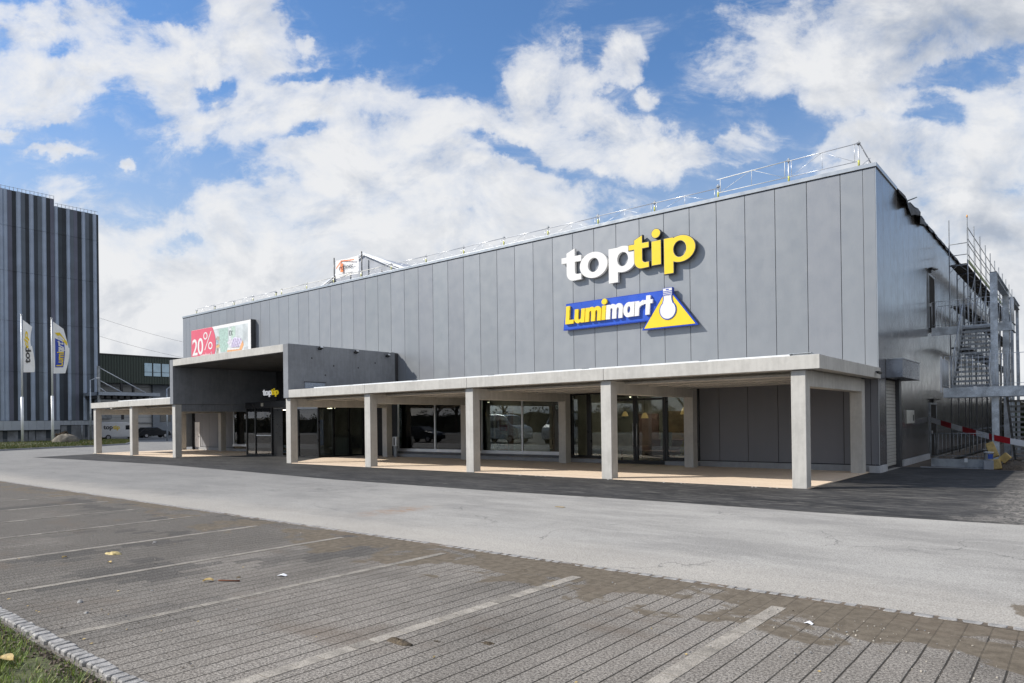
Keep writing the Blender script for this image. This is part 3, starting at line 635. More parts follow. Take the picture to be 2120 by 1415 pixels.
FILL_STRIP = mat('room_fill_glow', (0.9, 0.85, 0.75), 0.5, emit=(1.0, 0.84, 0.62), estr=38.0)  # glowing strips added to brighten the shop interior
for i, (x, y) in enumerate(((-22.0, 9.6), (-19.4, 11.2), (-16.2, 9.4), (-13.4, 11.0), (-10.6, 10.8), (-9.0, 11.6), (-7.0, 10.2), (-38.5, 9.5), (-30.5, 10.5))): MB().box(x - 0.7, x + 0.7, y - 0.06, y + 0.06, 3.13, 3.175).build('room_fill_strip', FILL_STRIP, store)
# entrance vestibule: black-framed glass box with fascia
V0, V1, VY = -34.15, -26.70, 3.70
mb = MB(); ms = [V0, -33.15, -31.35, -28.6, V1]
for q in ms: mb.box(q - 0.05, q + 0.05, VY, VY + 0.10, 0.02, 2.90)
for yy in (4.75, 5.8, 6.82): mb.box(V1 - 0.05, V1 + 0.05, yy - 0.05, yy + 0.05, 0.02, 2.90); mb.box(V0 - 0.05, V0 + 0.05, yy - 0.05, yy + 0.05, 0.02, 2.90)
mb.box(V0 - 0.06, V1 + 0.06, VY - 0.03, 6.86, 2.902, 3.27)
mb.box(V0 + .05, V1 - 0.05, VY + .01, VY + 0.09, 0.0, 0.09); mb.box(V1 - 0.045, V1 + 0.045, VY + 0.1, 6.84, 0.0, 0.09)
vf = mb.build('vestibule', BLACKFRAME, store)
mb = MB(); xs = [(V0 + .05, -33.2), (-33.1, -31.4), (-28.55, V1 - .05)]
for a, b in xs: MB().box(a, b, VY + 0.045, VY + 0.057, 0.09, 2.9).build('pane', GLASS, vf)
for a, b in ((VY + .1, 4.7), (4.8, 5.75), (5.85, 6.77)):
    MB().box(V1 - 0.006, V1 + 0.006, a, b, 0.09, 2.9).build('pane', GLASS, vf); MB().box(V0 - 0.006, V0 + 0.006, a, b, 0.09, 2.9).build('pane', GLASS, vf)
MB().box(-31.3, -30.25, VY + 0.06, VY + 0.10, 0.05, 2.8).build('sliding_door', BLACKFRAME, vf); MB().box(-29.75, -28.66, VY + 0.06, VY + 0.10, 0.05, 2.8).build('sliding_door', DARKGLASS, vf)
MB().box(-33.08, -31.42, VY + 0.02, VY + 0.04, 1.22, 1.27).build('push_rail', SILVER, vf)
MB().box(-32.4, -32.15, VY - 0.045, VY - 0.03, 3.0, 3.2).build('door_sensor', mat('sensor_plastic', (0.45, 0.42, 0.34), 0.5), vf)
MB().box(-28.7, V1 + .05, VY - 0.045, VY - 0.032, 2.75, 3.25).build('fascia_sheet', mat('pale_fascia', (0.42, 0.44, 0.46), 0.4, 0.3), vf)

MB().box(V0 + .06, V1 - .06, VY + 0.11, 6.80, 2.80, 2.895).build('lobby_ceiling', INT, vf)
for i, x in enumerate((-27.6, -29.2, -30.8, -32.6)): MB().box(x - 0.3, x + 0.3, 5.2, 5.3, 2.775, 2.798).build('lobby_fill_strip', mat('lobby_fill_glow_%d' % i, (0.9, 0.85, 0.7), 0.5, emit=(1.0, 0.8, 0.55), estr=9.0), vf)  # glowing strips added to light up the dark vestibule
MB().box(-28.9, -27.3, 6.2, 6.5, 0.03, 1.1).build('lobby_counter', mat('lobby_counter', (0.25, 0.23, 0.2), 0.5), vf)

# ================================================================== concrete canopies, portal
W = 0.382
def canopy(name, label, ks, x0, x1):
    t = thing(name, label, 'canopy', ((x0 + x1) / 2, 3.3, 0))
    for k in ks:
        for (ya, top) in ((0.0, 3.165), (6.0, 3.165)):
            X = -6.0 * k
            MB().box(X, X + W, ya, ya + W, 0.0, top).build('column', CONC, t, bevel=0.012)
        MB().box(X + 0.004, X + W - 0.004, W + 0.003, 5.997, 2.74, 3.18 if k == 0 else 3.155).build('cross_beam', CONC, t, bevel=0.012)
    joints_ = sorted([-6.0 * k + W / 2 for k in ks if x0 + .6 < -6.0 * k + W / 2 < x1 - .6])
    xs = [x0] + joints_ + [x1]
    for a, b in zip(xs[:-1], xs[1:]):
        MB().box(a + (0.006 if a != x0 else 0), b - (0.006 if b != x1 else 0), -0.13, 0.32, 3.18, 3.555).build('edge_beam', CONC, t, bevel=0.010)
    mb = MB()
    for yy in (1.2, 2.7, 4.2, 5.7):
        mb.box(x0 + 0.02, x1 - 0.70, yy - 0.30, yy + 0.30, 3.07, 3.135); mb.box(x0 + 0.02, x1 - 0.70, yy - 0.06, yy + 0.06, 3.136, 3.439)
    mb.box(x0 + 0.01, x1 - 0.33, 0.323, 6.84, 3.44, 3.545); mb.build('ribbed_slab', CONC, t)
    return t
tr = canopy('concrete_canopy', 'long pale concrete canopy on square columns in front of the shop windows', [0, 1, 2, 3], -23.565, 0.78)
MB().box(0.455, 0.775, 0.325, 6.85, 3.185, 3.55).build('end_beam', CONC, tr, bevel=0.01)
tl = canopy('concrete_canopy', 'short concrete canopy left of the entrance portal, open to the road behind', [7, 8], -48.13, -35.98)
# white flashing and clips on the canopy edges
def flashing(t, x0, x1):
    MB().box(x0, x1, -0.06, 0.22, 3.558, 3.60).build('flashing', WHITEMETAL, t)
    x = x0 + 2.6
    while x < x1: MB().box(x, x + 0.28, -0.075, 0.10, 3.602, 3.612).build('clip', GALVD, t); x += 4.1
flashing(tr, -21.6, 0.0); flashing(tl, -43.6, -36.1)
mb = MB(); mb.box(-0.02, 0.55, -0.075, 0.2, 3.604, 3.62); mb.build('clip', GALV, tr)
# portal
pt = thing('entrance_portal', 'raised grey concrete portal framing the shop entrance', 'portal', (-29.8, 3.3, 0))
P0, P1, PT, PBK = -35.975, -23.575, 5.80, 6.62
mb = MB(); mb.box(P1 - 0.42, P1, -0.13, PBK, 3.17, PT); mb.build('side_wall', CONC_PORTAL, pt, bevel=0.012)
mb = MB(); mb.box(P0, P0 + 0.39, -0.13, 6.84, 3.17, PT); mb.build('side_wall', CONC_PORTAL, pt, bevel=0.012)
mb = MB(); mb.box(P0 + 0.393, P1 - 0.424, -0.126, 6.8, 5.42, PT - 0.003); mb.build('roof_slab', CONC, pt, bevel=0.012)
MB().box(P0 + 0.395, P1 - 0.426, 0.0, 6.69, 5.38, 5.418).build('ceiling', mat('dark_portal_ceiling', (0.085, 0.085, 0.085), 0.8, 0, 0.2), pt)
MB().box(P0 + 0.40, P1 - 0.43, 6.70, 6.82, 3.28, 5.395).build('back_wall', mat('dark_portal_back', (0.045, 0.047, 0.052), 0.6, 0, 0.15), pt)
for k in (4, 6):
    X = -6.0 * k
    for ya in (0.0, 6.0): MB().box(X, X + W, ya, ya + W, 0.0, 3.155).build('column', CONC, pt, bevel=0.012)
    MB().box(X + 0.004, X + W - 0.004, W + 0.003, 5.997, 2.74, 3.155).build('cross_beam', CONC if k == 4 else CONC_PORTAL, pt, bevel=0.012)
for (yy, zz) in ((1.21, 5.17), (2.51, 4.85), (4.07, 4.83), (5.21, 5.15), (4.9, 4.0), (2.0, 4.35)):
    MB().tube((P1 - 0.02, yy, zz), (P1 + 0.004, yy, zz), 0.045, 12).build('tie_hole', DARKGAP, pt)
mb = MB(); mb.box(P1 + 0.001, P1 + 0.03, 0.78, 1.95, 3.66, 3.95); mb.build('vent_slot', mat('slot_sheet', (0.32, 0.37, 0.45), 0.25, 0.6), pt)
MB().box(P1 + 0.001, P1 + 0.06, 0.75, 2.0, 3.955, 3.99).build('slot_trim', DARKGAP, pt)
def spot(yy, zz):
    t = thing('floodlight', '', 'floodlight', (P1 + 0.1, yy, zz), 'floodlights on the portal wall')
    MB().bar((P1 + 0.002, yy, zz), (P1 + 0.10, yy, zz), 0.04, 0.04).build('bracket', BLACKFRAME, t)
    MB().bar((P1 + 0.09, yy - 0.05, zz - 0.03), (P1 + 0.26, yy - 0.02, zz + 0.07), 0.20, 0.09).build('lamp_head', BLACKFRAME, t)
    MB().bar((P1 + 0.255, yy - 0.02, zz + 0.068), (P1 + 0.27, yy - 0.018, zz + 0.075), 0.17, 0.07).build('lens', WHITEMETAL, t)
    return t
for yy, zz, s in ((1.64, 5.66, 'small black floodlight on the portal wall, the one nearest its front edge'), (3.86, 5.62, 'small black floodlight in the middle of the portal wall'), (6.0, 5.56, 'small black floodlight on the portal wall nearest the cladding')):
    spot(yy, zz)['label'] = s
MB().box(P1 - 0.40, P1 - 0.03, PBK + 0.002, 6.862, 3.6, PT - 0.01).build('shadow_filler', DARKGAP, pt)  # added filler that keeps the wall's cast shadow straight on the facade
MB().box(P1 - 0.3, P1 + 0.02, 6.3, 6.6, 5.803, 5.815).build('corner_flashing', WHITEMETAL, pt)

# ================================================================== SIGNS
def P_letter(x0, sw, zb, zt, cx, rx, cz, rz, hx, hrx, hrz):
    c = (x0 + sw - cx) / rx; a = math.degrees(math.acos(max(-1, min(1, c))))
    out = [(x0, zt), (x0 + sw, zt), (x0 + sw, cz + rz * math.sin(R(a)))] + arc(cx, cz, rx, rz, a - 1, -a + 1, 40) + [(x0 + sw, cz - rz * math.sin(R(a))), (x0 + sw, zb), (x0, zb)]
    return [out, arc(hx, cz, hrx, hrz, 0, 351, 39)]
def O_letter(cx, cz, rx, rz, hrx, hrz): return [arc(cx, cz, rx, rz, 0, 354, 59), arc(cx, cz, hrx, hrz, 0, 351, 39)]
def T_letter(xl, xr, xs, xe, zb, zt, c0, c1, foot, th):
    return [[(xl, c0), (xl, c1), (xs, c1), (xs, zt - 0.17), (xe, zt), (xe, c1), (xr, c1), (xr, c0), (xe, c0), (xe, zb + th + 0.14)] +
            arc(xe + 0.13, zb + th + 0.13, 0.13, 0.13, 180, 262, 8) + [(foot, zb + th + 0.005), (foot, zb + 0.015)] +
            arc(xs + 0.36, zb + 0.36, 0.36, 0.36, 275, 180, 14) + [(xs, c0)]]
LITW = mat('lit_white_letter', (0.8, 0.8, 0.8), 0.4, emit=(0.9, 0.93, 1.0), estr=0.28); LITY = mat('lit_yellow_letter', (0.8, 0.6, 0.02), 0.4, emit=(1.0, 0.78, 0.03), estr=0.22)
def toptip(root_name, label, X0, Z0, s, Y, depth, outlined):
    """the six letters; drawn in metres of the big wall sign, then scaled by s about (X0, Z0)"""
    t = thing(root_name, label, 'sign', (X0 + 3.2 * s, Y, Z0))
    L = [('t', T_letter(-12.19, -11.13, -11.915, -11.47, 8.17, 9.60, 9.00, 9.26, -11.13, 0.27), 0),
         ('o', O_letter(-10.49, 8.715, 0.715, 0.565, 0.285, 0.31), 0),
         ('p', P_letter(-9.71, 0.45, 7.79, 9.26, -9.03, 0.665, 8.74, 0.555, -9.02, 0.265, 0.30), 0),
         ('t', T_letter(-8.73, -7.74, -8.46, -8.05, 8.18, 9.60, 9.01, 9.27, -7.74, 0.27), 1),
         ('i', [[(-7.65, 8.22), (-7.19, 8.22), (-7.19, 9.25), (-7.65, 9.25)], arc(-7.43, 9.535, 0.215, 0.205, 0, 351, 39)], 1),
         ('p', P_letter(-7.09, 0.45, 7.78, 9.26, -6.36, 0.665, 8.735, 0.55, -6.38, 0.26, 0.31), 1)]
    for n, spl, yel in L:
        spl = [[(X0 + (x + 12.19) * s, Z0 + (z - 7.79) * s) for x, z in pts] for pts in spl]
        fw = 0.02 * s if yel else 0.0                      # the yellow letters stand a little prouder
        def fn(u, v, tt, off=depth / 2 + fw): return (u, Y - off - tt, v)
        body = place_mesh(curve_mesh(spl, depth, 0.0 if outlined else -0.012), 0, 0, fn, 'letter_' + n, (BLACKP if yel else WHITEP) if outlined else (LITY if yel else LITW), t)
        if outlined and yel:
            fr = Y - depth - fw
            place_mesh(curve_mesh(spl, 0.004, -0.016), 0, 0, lambda u, v, tt: (u, fr - 0.003 - tt, v), 'rim', GREYP, body)
            place_mesh(curve_mesh(spl, 0.006, -0.026), 0, 0, lambda u, v, tt: (u, fr - 0.009 - tt, v), 'face', YELLOWP, body)
    return t
toptip('wall_sign', 'big raised toptip lettering in white and yellow high on the grey facade', -12.19, 7.79, 1.0, 6.81, 0.15, True)
toptip('wall_sign', 'small glowing toptip lettering above the entrance glass under the portal', -32.2, 3.53, 0.263, 3.70, 0.05, False)

# the second sign: blue board, two-coloured word, triangle with a bulb
ls = thing('wall_sign', 'blue Lumimart board with yellow triangle and white light bulb on the facade', 'sign', (-8.9, 6.8, 5.6))
board = [(-12.14, 5.98), (-7.2, 5.98), (-6.98, 7.17), (-11.97, 7.17)]
def wallfn(front): return lambda u, v, t: (u, front - t, v)
place_mesh(curve_mesh([board], 0.12), 0, 0, wallfn(6.73), 'board', BLUEP, ls)
place_mesh(curve_mesh([board], 0.012, -0.035), 0, 0, wallfn(6.664), 'board_face', mat('blue_sign_face', (0.025, 0.09, 0.52), 0.3, 0, 0.08), ls)
def block_word(word, x0, x1, z0, m, lean=0.07):
    """heavy condensed letters drawn as outlines"""
    h, sw, x, shapes = 0.66, 0.19, 0.0, []
    for ch in word:
        if ch == 'L': pl, ww = [[(0, 0), (0, 0.86), (.2, 0.86), (.2, .19), (.44, .19), (.44, 0)]], .44
        if ch == 'u': pl, ww = [[(0, h), (0, .22)] + arc(.22, .21, .22, .23, 180, 268, 10) + [(.33, .05), (.34, 0), (.53, 0), (.53, h), (.34, h), (.34, .24)] + arc(.265, .24, .075, .085, 0, -180, 10) + [(.19, h)]], .53
        if ch == 'm': pl, ww = [[(0, 0), (0, h), (.17, h), (.18, h - .05)] + arc(.305, h - .19, .20, .21, 125, 38, 8) + arc(.60, h - .19, .20, .21, 140, 0, 12) + [(.80, 0), (.61, 0), (.61, h - .25)] + arc(.555, h - .25, .055, .09, 0, 180, 8) + [(.50, 0), (.305, 0), (.305, h - .25)] + arc(.25, h - .25, .055, .09, 0, 180, 8) + [(.195, 0)]], .80
        if ch == 'i': pl, ww = [[(0, 0), (0, h), (sw, h), (sw, 0)], arc(sw / 2, h + .185, .135, .135, 0, 348, 29)], sw
        if ch == 'a':
            a_ = math.degrees(math.acos((.32 - .25) / .25)); pl, ww = [[(.51, h), (.51, 0), (.32, 0)] + arc(.25, h / 2, .25, h / 2 + .012, -a_, -360 + a_, 30) + [(.32, h)], arc(.25, h / 2, .075, .155, 0, 348, 29)], .51
        if ch == 'r': pl, ww = [[(0, 0), (0, h), (.17, h), (.18, h - .08)] + arc(.38, h - .18, .18, .20, 140, 92, 6) + [(.39, h - .20)] + arc(.36, h - .36, .17, .16, 90, 178, 6) + [(.19, 0)]], .39
        if ch == 't': pl, ww = [[(.10, 0), (.10, h - .17), (0, h - .17), (0, h), (.10, h), (.10, h + .19), (.29, h + .19), (.29, h), (.40, h), (.40, h - .17), (.29, h - .17), (.29, 0)]], .40
        shapes.append((ch, [[(x + u + v * lean, v) for u, v in q] for q in pl])); x += ww + (0.035 if ch != 'r' else 0.0)
    k = (x1 - x0) / (x - 0.035)
    for ch, pl in shapes: place_mesh(curve_mesh([[(x0 + u * k, z0 + v * 0.93) for u, v in q] for q in pl], 0.09), 0, 0, wallfn(6.60), 'letter_' + ch.lower(), m, ls)
block_word('Lumi', -11.96, -9.86, 6.235, YELLOWP); block_word('mart', -9.83, -7.62, 6.235, WHITEP)
tri = [(-8.12, 5.62), (-5.64, 5.62), (-6.72, 7.02), (-7.14, 7.02)]
place_mesh(curve_mesh([tri], 0.16), 0, 0, wallfn(6.715), 'triangle_edge', BLUEP, ls)
place_mesh(curve_mesh([tri], 0.010, -0.055), 0, 0, wallfn(6.630), 'triangle_face', YELLOWP, ls)
bx, bz = -6.925, 6.33
neck = [(bx + 0.185, 6.93), (bx + 0.185, 6.80)] + [(bx + 0.19, 6.74), (bx + 0.215, 6.68)] + arc(bx, bz, 0.36, 0.37, 52, -232, 50) + [(bx - 0.215, 6.68), (bx - 0.19, 6.74), (bx - 0.185, 6.80), (bx - 0.185, 6.93)]
place_mesh(curve_mesh([neck], 0.02, 0.02), 0, 0, wallfn(6.615), 'bulb_edge', BLUEP, ls)
place_mesh(curve_mesh([neck], 0.012, -0.018), 0, 0, wallfn(6.600), 'bulb', WHITEP, ls)
cap = [(bx - 0.2, 6.92), (bx + 0.2, 6.92), (bx + 0.2, 7.22), (bx - 0.2, 7.22)]
place_mesh(curve_mesh([cap], 0.16, 0.015), 0, 0, wallfn(6.69), 'cap_edge', BLUEP, ls)
place_mesh(curve_mesh([cap], 0.012, -0.006), 0, 0, wallfn(6.604), 'cap', WHITEP, ls)
mb = MB()
for zz in (6.955, 7.02, 7.085): mb.bar((bx - 0.185, 6.594, zz), (bx + 0.185, 6.594, zz + 0.012), 0.012, 0.024)
mb.box(bx - 0.07, bx + 0.06, 6.590, 6.598, 7.145, 7.18); mb.build('cap_thread', BLUEP, ls)

# billboard with a red discount disc and a bedroom picture
bb = thing('billboard', 'large framed advert with red 20% disc and a bed, partly behind the portal', 'billboard', (-42.6, 6.6, 5.9))
B0, B1, BZ0, BZ1, BY = -46.93, -38.35, 5.95, 9.20, 6.52
mb = MB(); mb.box(B0, B1, BY + 0.003, YF - 0.004, BZ0, BZ1); mb.build('frame', mat('billboard_frame', (0.05, 0.052, 0.056), 0.4, 0.2), bb, bevel=0.01)
MB().box(B0 + 0.03, B1 - 0.03, BY - 0.012, BY + 0.002, BZ0 + 0.03, BZ1 - 0.03).build('sheet', mat('advert_paper', (0.74, 0.745, 0.75), 0.5, 0, 0.03), bb)
def patch(name, poly, col, lay, var=0.1, vs=3.0):
    if lay >= 3: poly = [(u, v + 0.20) for u, v in poly]
    mb = MB(); mb.prism(poly, lambda u, v, t: (u, t, v), BY - 0.012 - 0.003 * lay, BY - 0.011)
    return mb.build(name, mat('print_' + name, col, 0.5, 0, var, vs), bb)
px0, px1 = -43.9, -38.75
patch('bedroom_print', [(px0, 6.3), (px1, 6.3), (px1, 8.95), (px0, 8.95)], (0.50, 0.545, 0.56), 1, 0.22, 1.2)
patch('green_curtain_print', [(-42.7, 7.2), (-41.4, 7.2), (-41.4, 8.9), (-42.7, 8.9)], (0.36, 0.50, 0.45), 2, 0.2, 6)
patch('pale_green_curtain_print', [(-40.95, 7.5), (-40.45, 7.5), (-40.4, 8.9), (-40.95, 8.9)], (0.44, 0.57, 0.50), 2, 0.2, 6)
patch('window_light_print', [(-41.28, 7.5), (-40.97, 7.5), (-40.97, 8.8), (-41.28, 8.8)], (0.60, 0.66, 0.66), 2, 0.2, 5)
patch('shelf_print', [(q_[0] - 0.65, q_[1]) for q_ in ((-42.45, 6.4), (-42.05, 6.4), (-42.0, 8.15), (-42.3, 8.2), (-42.45, 8.1))], (0.42, 0.36, 0.30), 3, 0.5, 5)
patch('orange_shelf_print', [(q_[0] - 0.65, q_[1]) for q_ in ((-42.47, 7.35), (-41.98, 7.42), (-41.98, 7.58), (-42.47, 7.50))], (0.62, 0.42, 0.16), 4)
patch('books_print', [(q_[0] - 0.65, q_[1]) for q_ in ((-42.44, 7.62), (-42.12, 7.66), (-42.12, 7.92), (-42.44, 7.9))], (0.28, 0.42, 0.48), 4, 0.5, 9)
patch('white_box_print', [(q_[0] - 0.65, q_[1]) for q_ in ((-42.1, 6.4), (-41.85, 6.4), (-41.85, 7.3), (-42.1, 7.3))], (0.62, 0.63, 0.63), 4)
patch('bed_frame_print', [(-41.6, 6.85), (-39.9, 6.85), (-39.55, 6.98), (-39.3, 7.30), (-39.42, 7.62), (-39.8, 7.2), (-41.55, 7.12)], (0.66, 0.34, 0.16), 3, 0.2)
patch('mattress_print', [(-41.55, 7.08), (-39.9, 7.04), (-39.75, 7.2), (-41.5, 7.24)], (0.68, 0.67, 0.66), 4)
patch('duvet_print', [(-41.05, 7.22), (-39.85, 7.16), (-39.5, 7.55), (-39.72, 7.80), (-40.6, 7.94), (-41.0, 7.6)], (0.60, 0.58, 0.70), 4, 0.3, 6)
for i in range(5):
    a = -40.95 + i * 0.22; patch('duvet_stripe_print', [(a, 7.22), (a + 0.07, 7.22), (a + 0.42, 7.84 - i * 0.02), (a + 0.35, 7.85 - i * 0.02)], (0.30, 0.20, 0.42), 5)
patch('pillow_print', [(-41.55, 7.6), (-40.95, 7.25), (-40.85, 7.75), (-41.1, 7.98)], (0.62, 0.60, 0.66), 5, 0.25, 6)
patch('floor_shade_print', [(-39.3, 6.4), (px1, 6.4), (px1, 7.35), (-39.25, 7.3)], (0.46, 0.48, 0.50), 2, 0.1)
me = text_mesh('EX', 0.50, 0.004, 0.0, 0.8); place_mesh(me, -41.25, 8.30, wallfn(BY - 0.032), 'print_lettering', mat('dark_print', (0.12, 0.15, 0.14), 0.5), bb)
# disc clipped to the sheet
disc = [(max(-46.88, min(px0 + 2, x)), max(BZ0 + 0.05, min(BZ1 - 0.05, z))) for x, z in arc(-45.3, 7.9, 2.12, 1.92, 0, 357, 119)]
mb = MB(); mb.prism(disc, lambda u, v, t: (u, t, v), BY - 0.034, BY - 0.0115); mb.build('red_disc', mat('print_red', (0.64, 0.10, 0.16), 0.5, 0, 0.03), bb)
def board_text(txt, size, x, z, w, off=0.0):
    me = text_mesh(txt, size, 0.006, off); xs = [v.co.x for v in me.vertices]; mn = min(xs); k = w / (max(xs) - mn)
    for v in me.vertices: v.co.x = (v.co.x - mn) * k
    place_mesh(me, x, z, wallfn(BY - 0.040), 'lettering', WHITEP, bb)
def fit_text(txt, x0, x1, z0, z1, off):
    me = text_mesh(txt, 1.0, 0.006, off); xs = [v.co.x for v in me.vertices]; ys = [v.co.y for v in me.vertices]; ax, bx_, ay, by = min(xs), max(xs), min(ys), max(ys)
    for v in me.vertices: v.co.x = (v.co.x - ax) / (bx_ - ax) * (x1 - x0); v.co.y = (v.co.y - ay) / (by - ay) * (z1 - z0)
    place_mesh(me, x0, z0, wallfn(BY - 0.040), 'lettering', WHITEP, bb)
fit_text('2', -46.70, -45.90, 7.22, 8.46, 0.012); fit_text('0', -45.86, -45.02, 7.24, 8.48, 0.012)
fit_text('%', -44.98, -43.62, 7.52, 8.86, -0.012); fit_text('wochen.*', -45.45, -43.72, 6.98, 7.36, 0.0)

# ================================================================== ROOF
gr = thing('roof_guardrail', 'white and galvanised safety guardrail standing along the front roof edge', 'guardrail', (-24, 7.3, 10.33))
RAILW = mat('white_rail_paint', (0.72, 0.72, 0.68), 0.45, 0.1, 0.12, 4)
YGRN = mat('yellow_green_sleeve', (0.55, 0.56, 0.12), 0.5)
posts = [(0.09, 11.54), (-2.3, 11.53), (-5.03, 11.18), (-7.82, 11.12), (-10.62, 11.12), (-13.4, 11.12), (-16.13, 11.12), (-18.87, 11.1), (-21.7, 11.1), (-24.58, 11.08), (-27.31, 11.08), (-30.02, 11.08), (-32.87, 11.1), (-35.78, 11.1), (-36.45, 10.98), (-39.37, 11.06), (-41.95, 11.0), (-44.77, 10.98), (-47.64, 10.98)]
for x, z in posts:
    p_ = MB().tube((x, 7.3, 10.33), (x, 7.3, z), 0.024, 8).build('post', SILVER, gr)
    MB().tube((x, 7.3, 10.62), (x, 7.3, 10.86), 0.036, 8).build('sleeve', YGRN, p_); MB().box(x - 0.05, x + 0.05, 7.24, 7.36, z - 0.12, z - 0.06).build('clamp', GALVD, p_)
rnd = random.Random(2)
for i, ((xa, za), (xb, zb)) in enumerate(zip(posts[:-1], posts[1:])):
    if abs(xa - xb) < 1: continue
    mb = MB(); hi = 11.43 if i < 2 else 10.98; lo = hi - 0.62
    if i == 2: hi, lo = 10.98, 10.55
    if i == 1: ha, hb = 11.42, 11.34
    elif i == 0: ha, hb = 11.44, 11.40
    else: ha = hb = hi + rnd.uniform(-.02, .02)
    yy = 7.24; r = 0.017
    mb.tube((xa + .08, yy, ha), (xb - .02, yy, hb), r, 6); mb.tube((xa - .05, yy, max(lo, 10.52)), (xb + .05, yy, max(lo, 10.52)), r * 0.8, 6)
    lz = max(lo, 10.52); n = 1
    for k in range(n):
        q0 = xa + (xb - xa) * k / n; q1 = xa + (xb - xa) * (k + 1) / n; qm = (q0 + q1) / 2
        mb.tube((q0 - 0.1, yy, lz), (qm, yy, ha - .02), 0.007, 5); mb.tube((qm, yy, ha - .02), (q1 + .1, yy, lz), 0.007, 5); mb.tube((qm, yy, lz), (qm, yy, ha), 0.008, 5); 
    mb.tube((xa - .12, yy, lz), (xa - .12, yy, ha), 0.012, 5); mb.tube((xb + .12, yy, lz), (xb + .12, yy, hb), 0.012, 5)
    mb.build('rail_panel', RAILW if i in (1, 9, 10, 11, 12) else SILVER, gr)
mb = MB(); mb.tube((0.12, 7.3, 11.45), (0.35, 8.6, 10.75), 0.024, 6); mb.tube((0.12, 7.3, 10.62), (0.30, 8.0, 11.08), 0.014, 5); mb.tube((0.35, 8.6, 10.33), (0.35, 8.6, 10.8), 0.02, 6); mb.tube((0.24, 7.9, 10.33), (0.24, 7.9, 11.1), 0.012, 5)
mb.build('end_rail', SILVER, gr)
bn = thing('roof_banner', 'white rohner banner stretched between two dark poles on the roof edge', 'banner', (-28.7, 7.3, 10.4))
for x, z in ((-27.31, 12.2), (-30.02, 12.24)): MB().tube((x, 7.36, 10.4), (x, 7.36, z), 0.034, 8).build('pole', BLACKFRAME, bn)
mb = MB(); n = 10
for i in range(n):
    for j in range(6):
        def q(a, c): 
            u, v = a / n, c / 6; return (-29.88 + 2.24 * u, 7.36 + 0.05 * math.sin(u * 6 + v * 3), 10.90 + 1.13 * v + 0.03 * math.sin(u * math.pi) * (1 - 2 * v))
        mb.quad(q(i, j), q(i+1, j), q(i+1, j+1), q(i, j+1))
sh = mb.build('sheet', mat('white_banner_cloth', (0.78, 0.79, 0.80), 0.7, 0, 0.05), bn); sd = sh.modifiers.new('Solidify', 'SOLIDIFY'); sd.thickness = 0.006
ORANGE = mat('orange_print', (0.85, 0.22, 0.06), 0.6)
mb = MB(); mb.bar((-29.7, 7.28, 11.52), (-29.16, 7.28, 11.92), 0.01, 0.07); mb.bar((-29.18, 7.28, 11.90), (-27.95, 7.28, 11.80), 0.01, 0.06); mb.box(-29.28, -29.04, 7.275, 7.285, 11.22, 11.74); mb.build('house_logo', ORANGE, bn)
me = text_mesh('rohner', 0.42, 0.004, 0.0); xs = [v.co.x for v in me.vertices]; k = 1.42 / max(xs)
for v in me.vertices: v.co.x *= k
place_mesh(me, -29.42, 11.36, lambda u, v, t: (u, 7.268 - t, v), 'lettering', mat('blue_black_print', (0.03, 0.035, 0.06), 0.6), bn)
mb = MB(); mb.box(-29.65, -28.1, 7.277, 7.282, 11.08, 11.11); mb.build('small_print', mat('grey_print', (0.35, 0.35, 0.36), 0.6), bn)
mb = MB()
for z in (11.98, 11.0):
    mb.tube((-30.02, 7.36, z), (-29.88, 7.37, z), 0.008, 5); mb.tube((-27.64, 7.37, z), (-27.31, 7.36, z + .03), 0.008, 5)
mb.build('lashing', DARKGAP, bn)
# pitched temporary roof (weather tent) behind the banner
tn = thing('roof_tent', 'translucent grey gabled weather tent standing on the roof behind the banner', 'tent', (-33, 14, 10.33))
TENT = mat('tent_foil', (0.40, 0.42, 0.46), 0.35, 0, 0.12, 1.0)
a0, a1, ap = (-38.2, 10.35), (-27.0, 10.35), (-32.86, 13.62)
mb = MB(); mb.prism([(-37.8, 10.34), (-27.6, 10.34), (-27.9, 11.75), (-32.86, 13.7), (-37.6, 12.1)], lambda u, v, t: (u, t, v), 12.0, 20.0); mb.build('foil_wall', TENT, tn)
mb = MB(); mb.bar((-37.9, 11.9, 12.08), (-32.86, 11.9, 13.80), 0.10, 0.12); mb.bar((-32.86, 11.9, 13.80), (-27.4, 11.9, 11.64), 0.10, 0.16); mb.bar((-32.86, 11.8, 13.74), (-27.5, 11.8, 11.45), 0.05, 0.05)
mb.build('roof_girder', mat('tent_aluminium', (0.75, 0.76, 0.78), 0.4, 0.4), tn)
mb = MB()
for x in (-36.2, -34.4, -32.4, -31.0, -29.4): mb.bar((x, 11.97, 10.34), (x, 11.97, 11.75 + (1.9 if -34.6 < x < -31 else 0.8) * 0.8), 0.05, 0.05)
mb.build('tent_post', GALVD, tn)

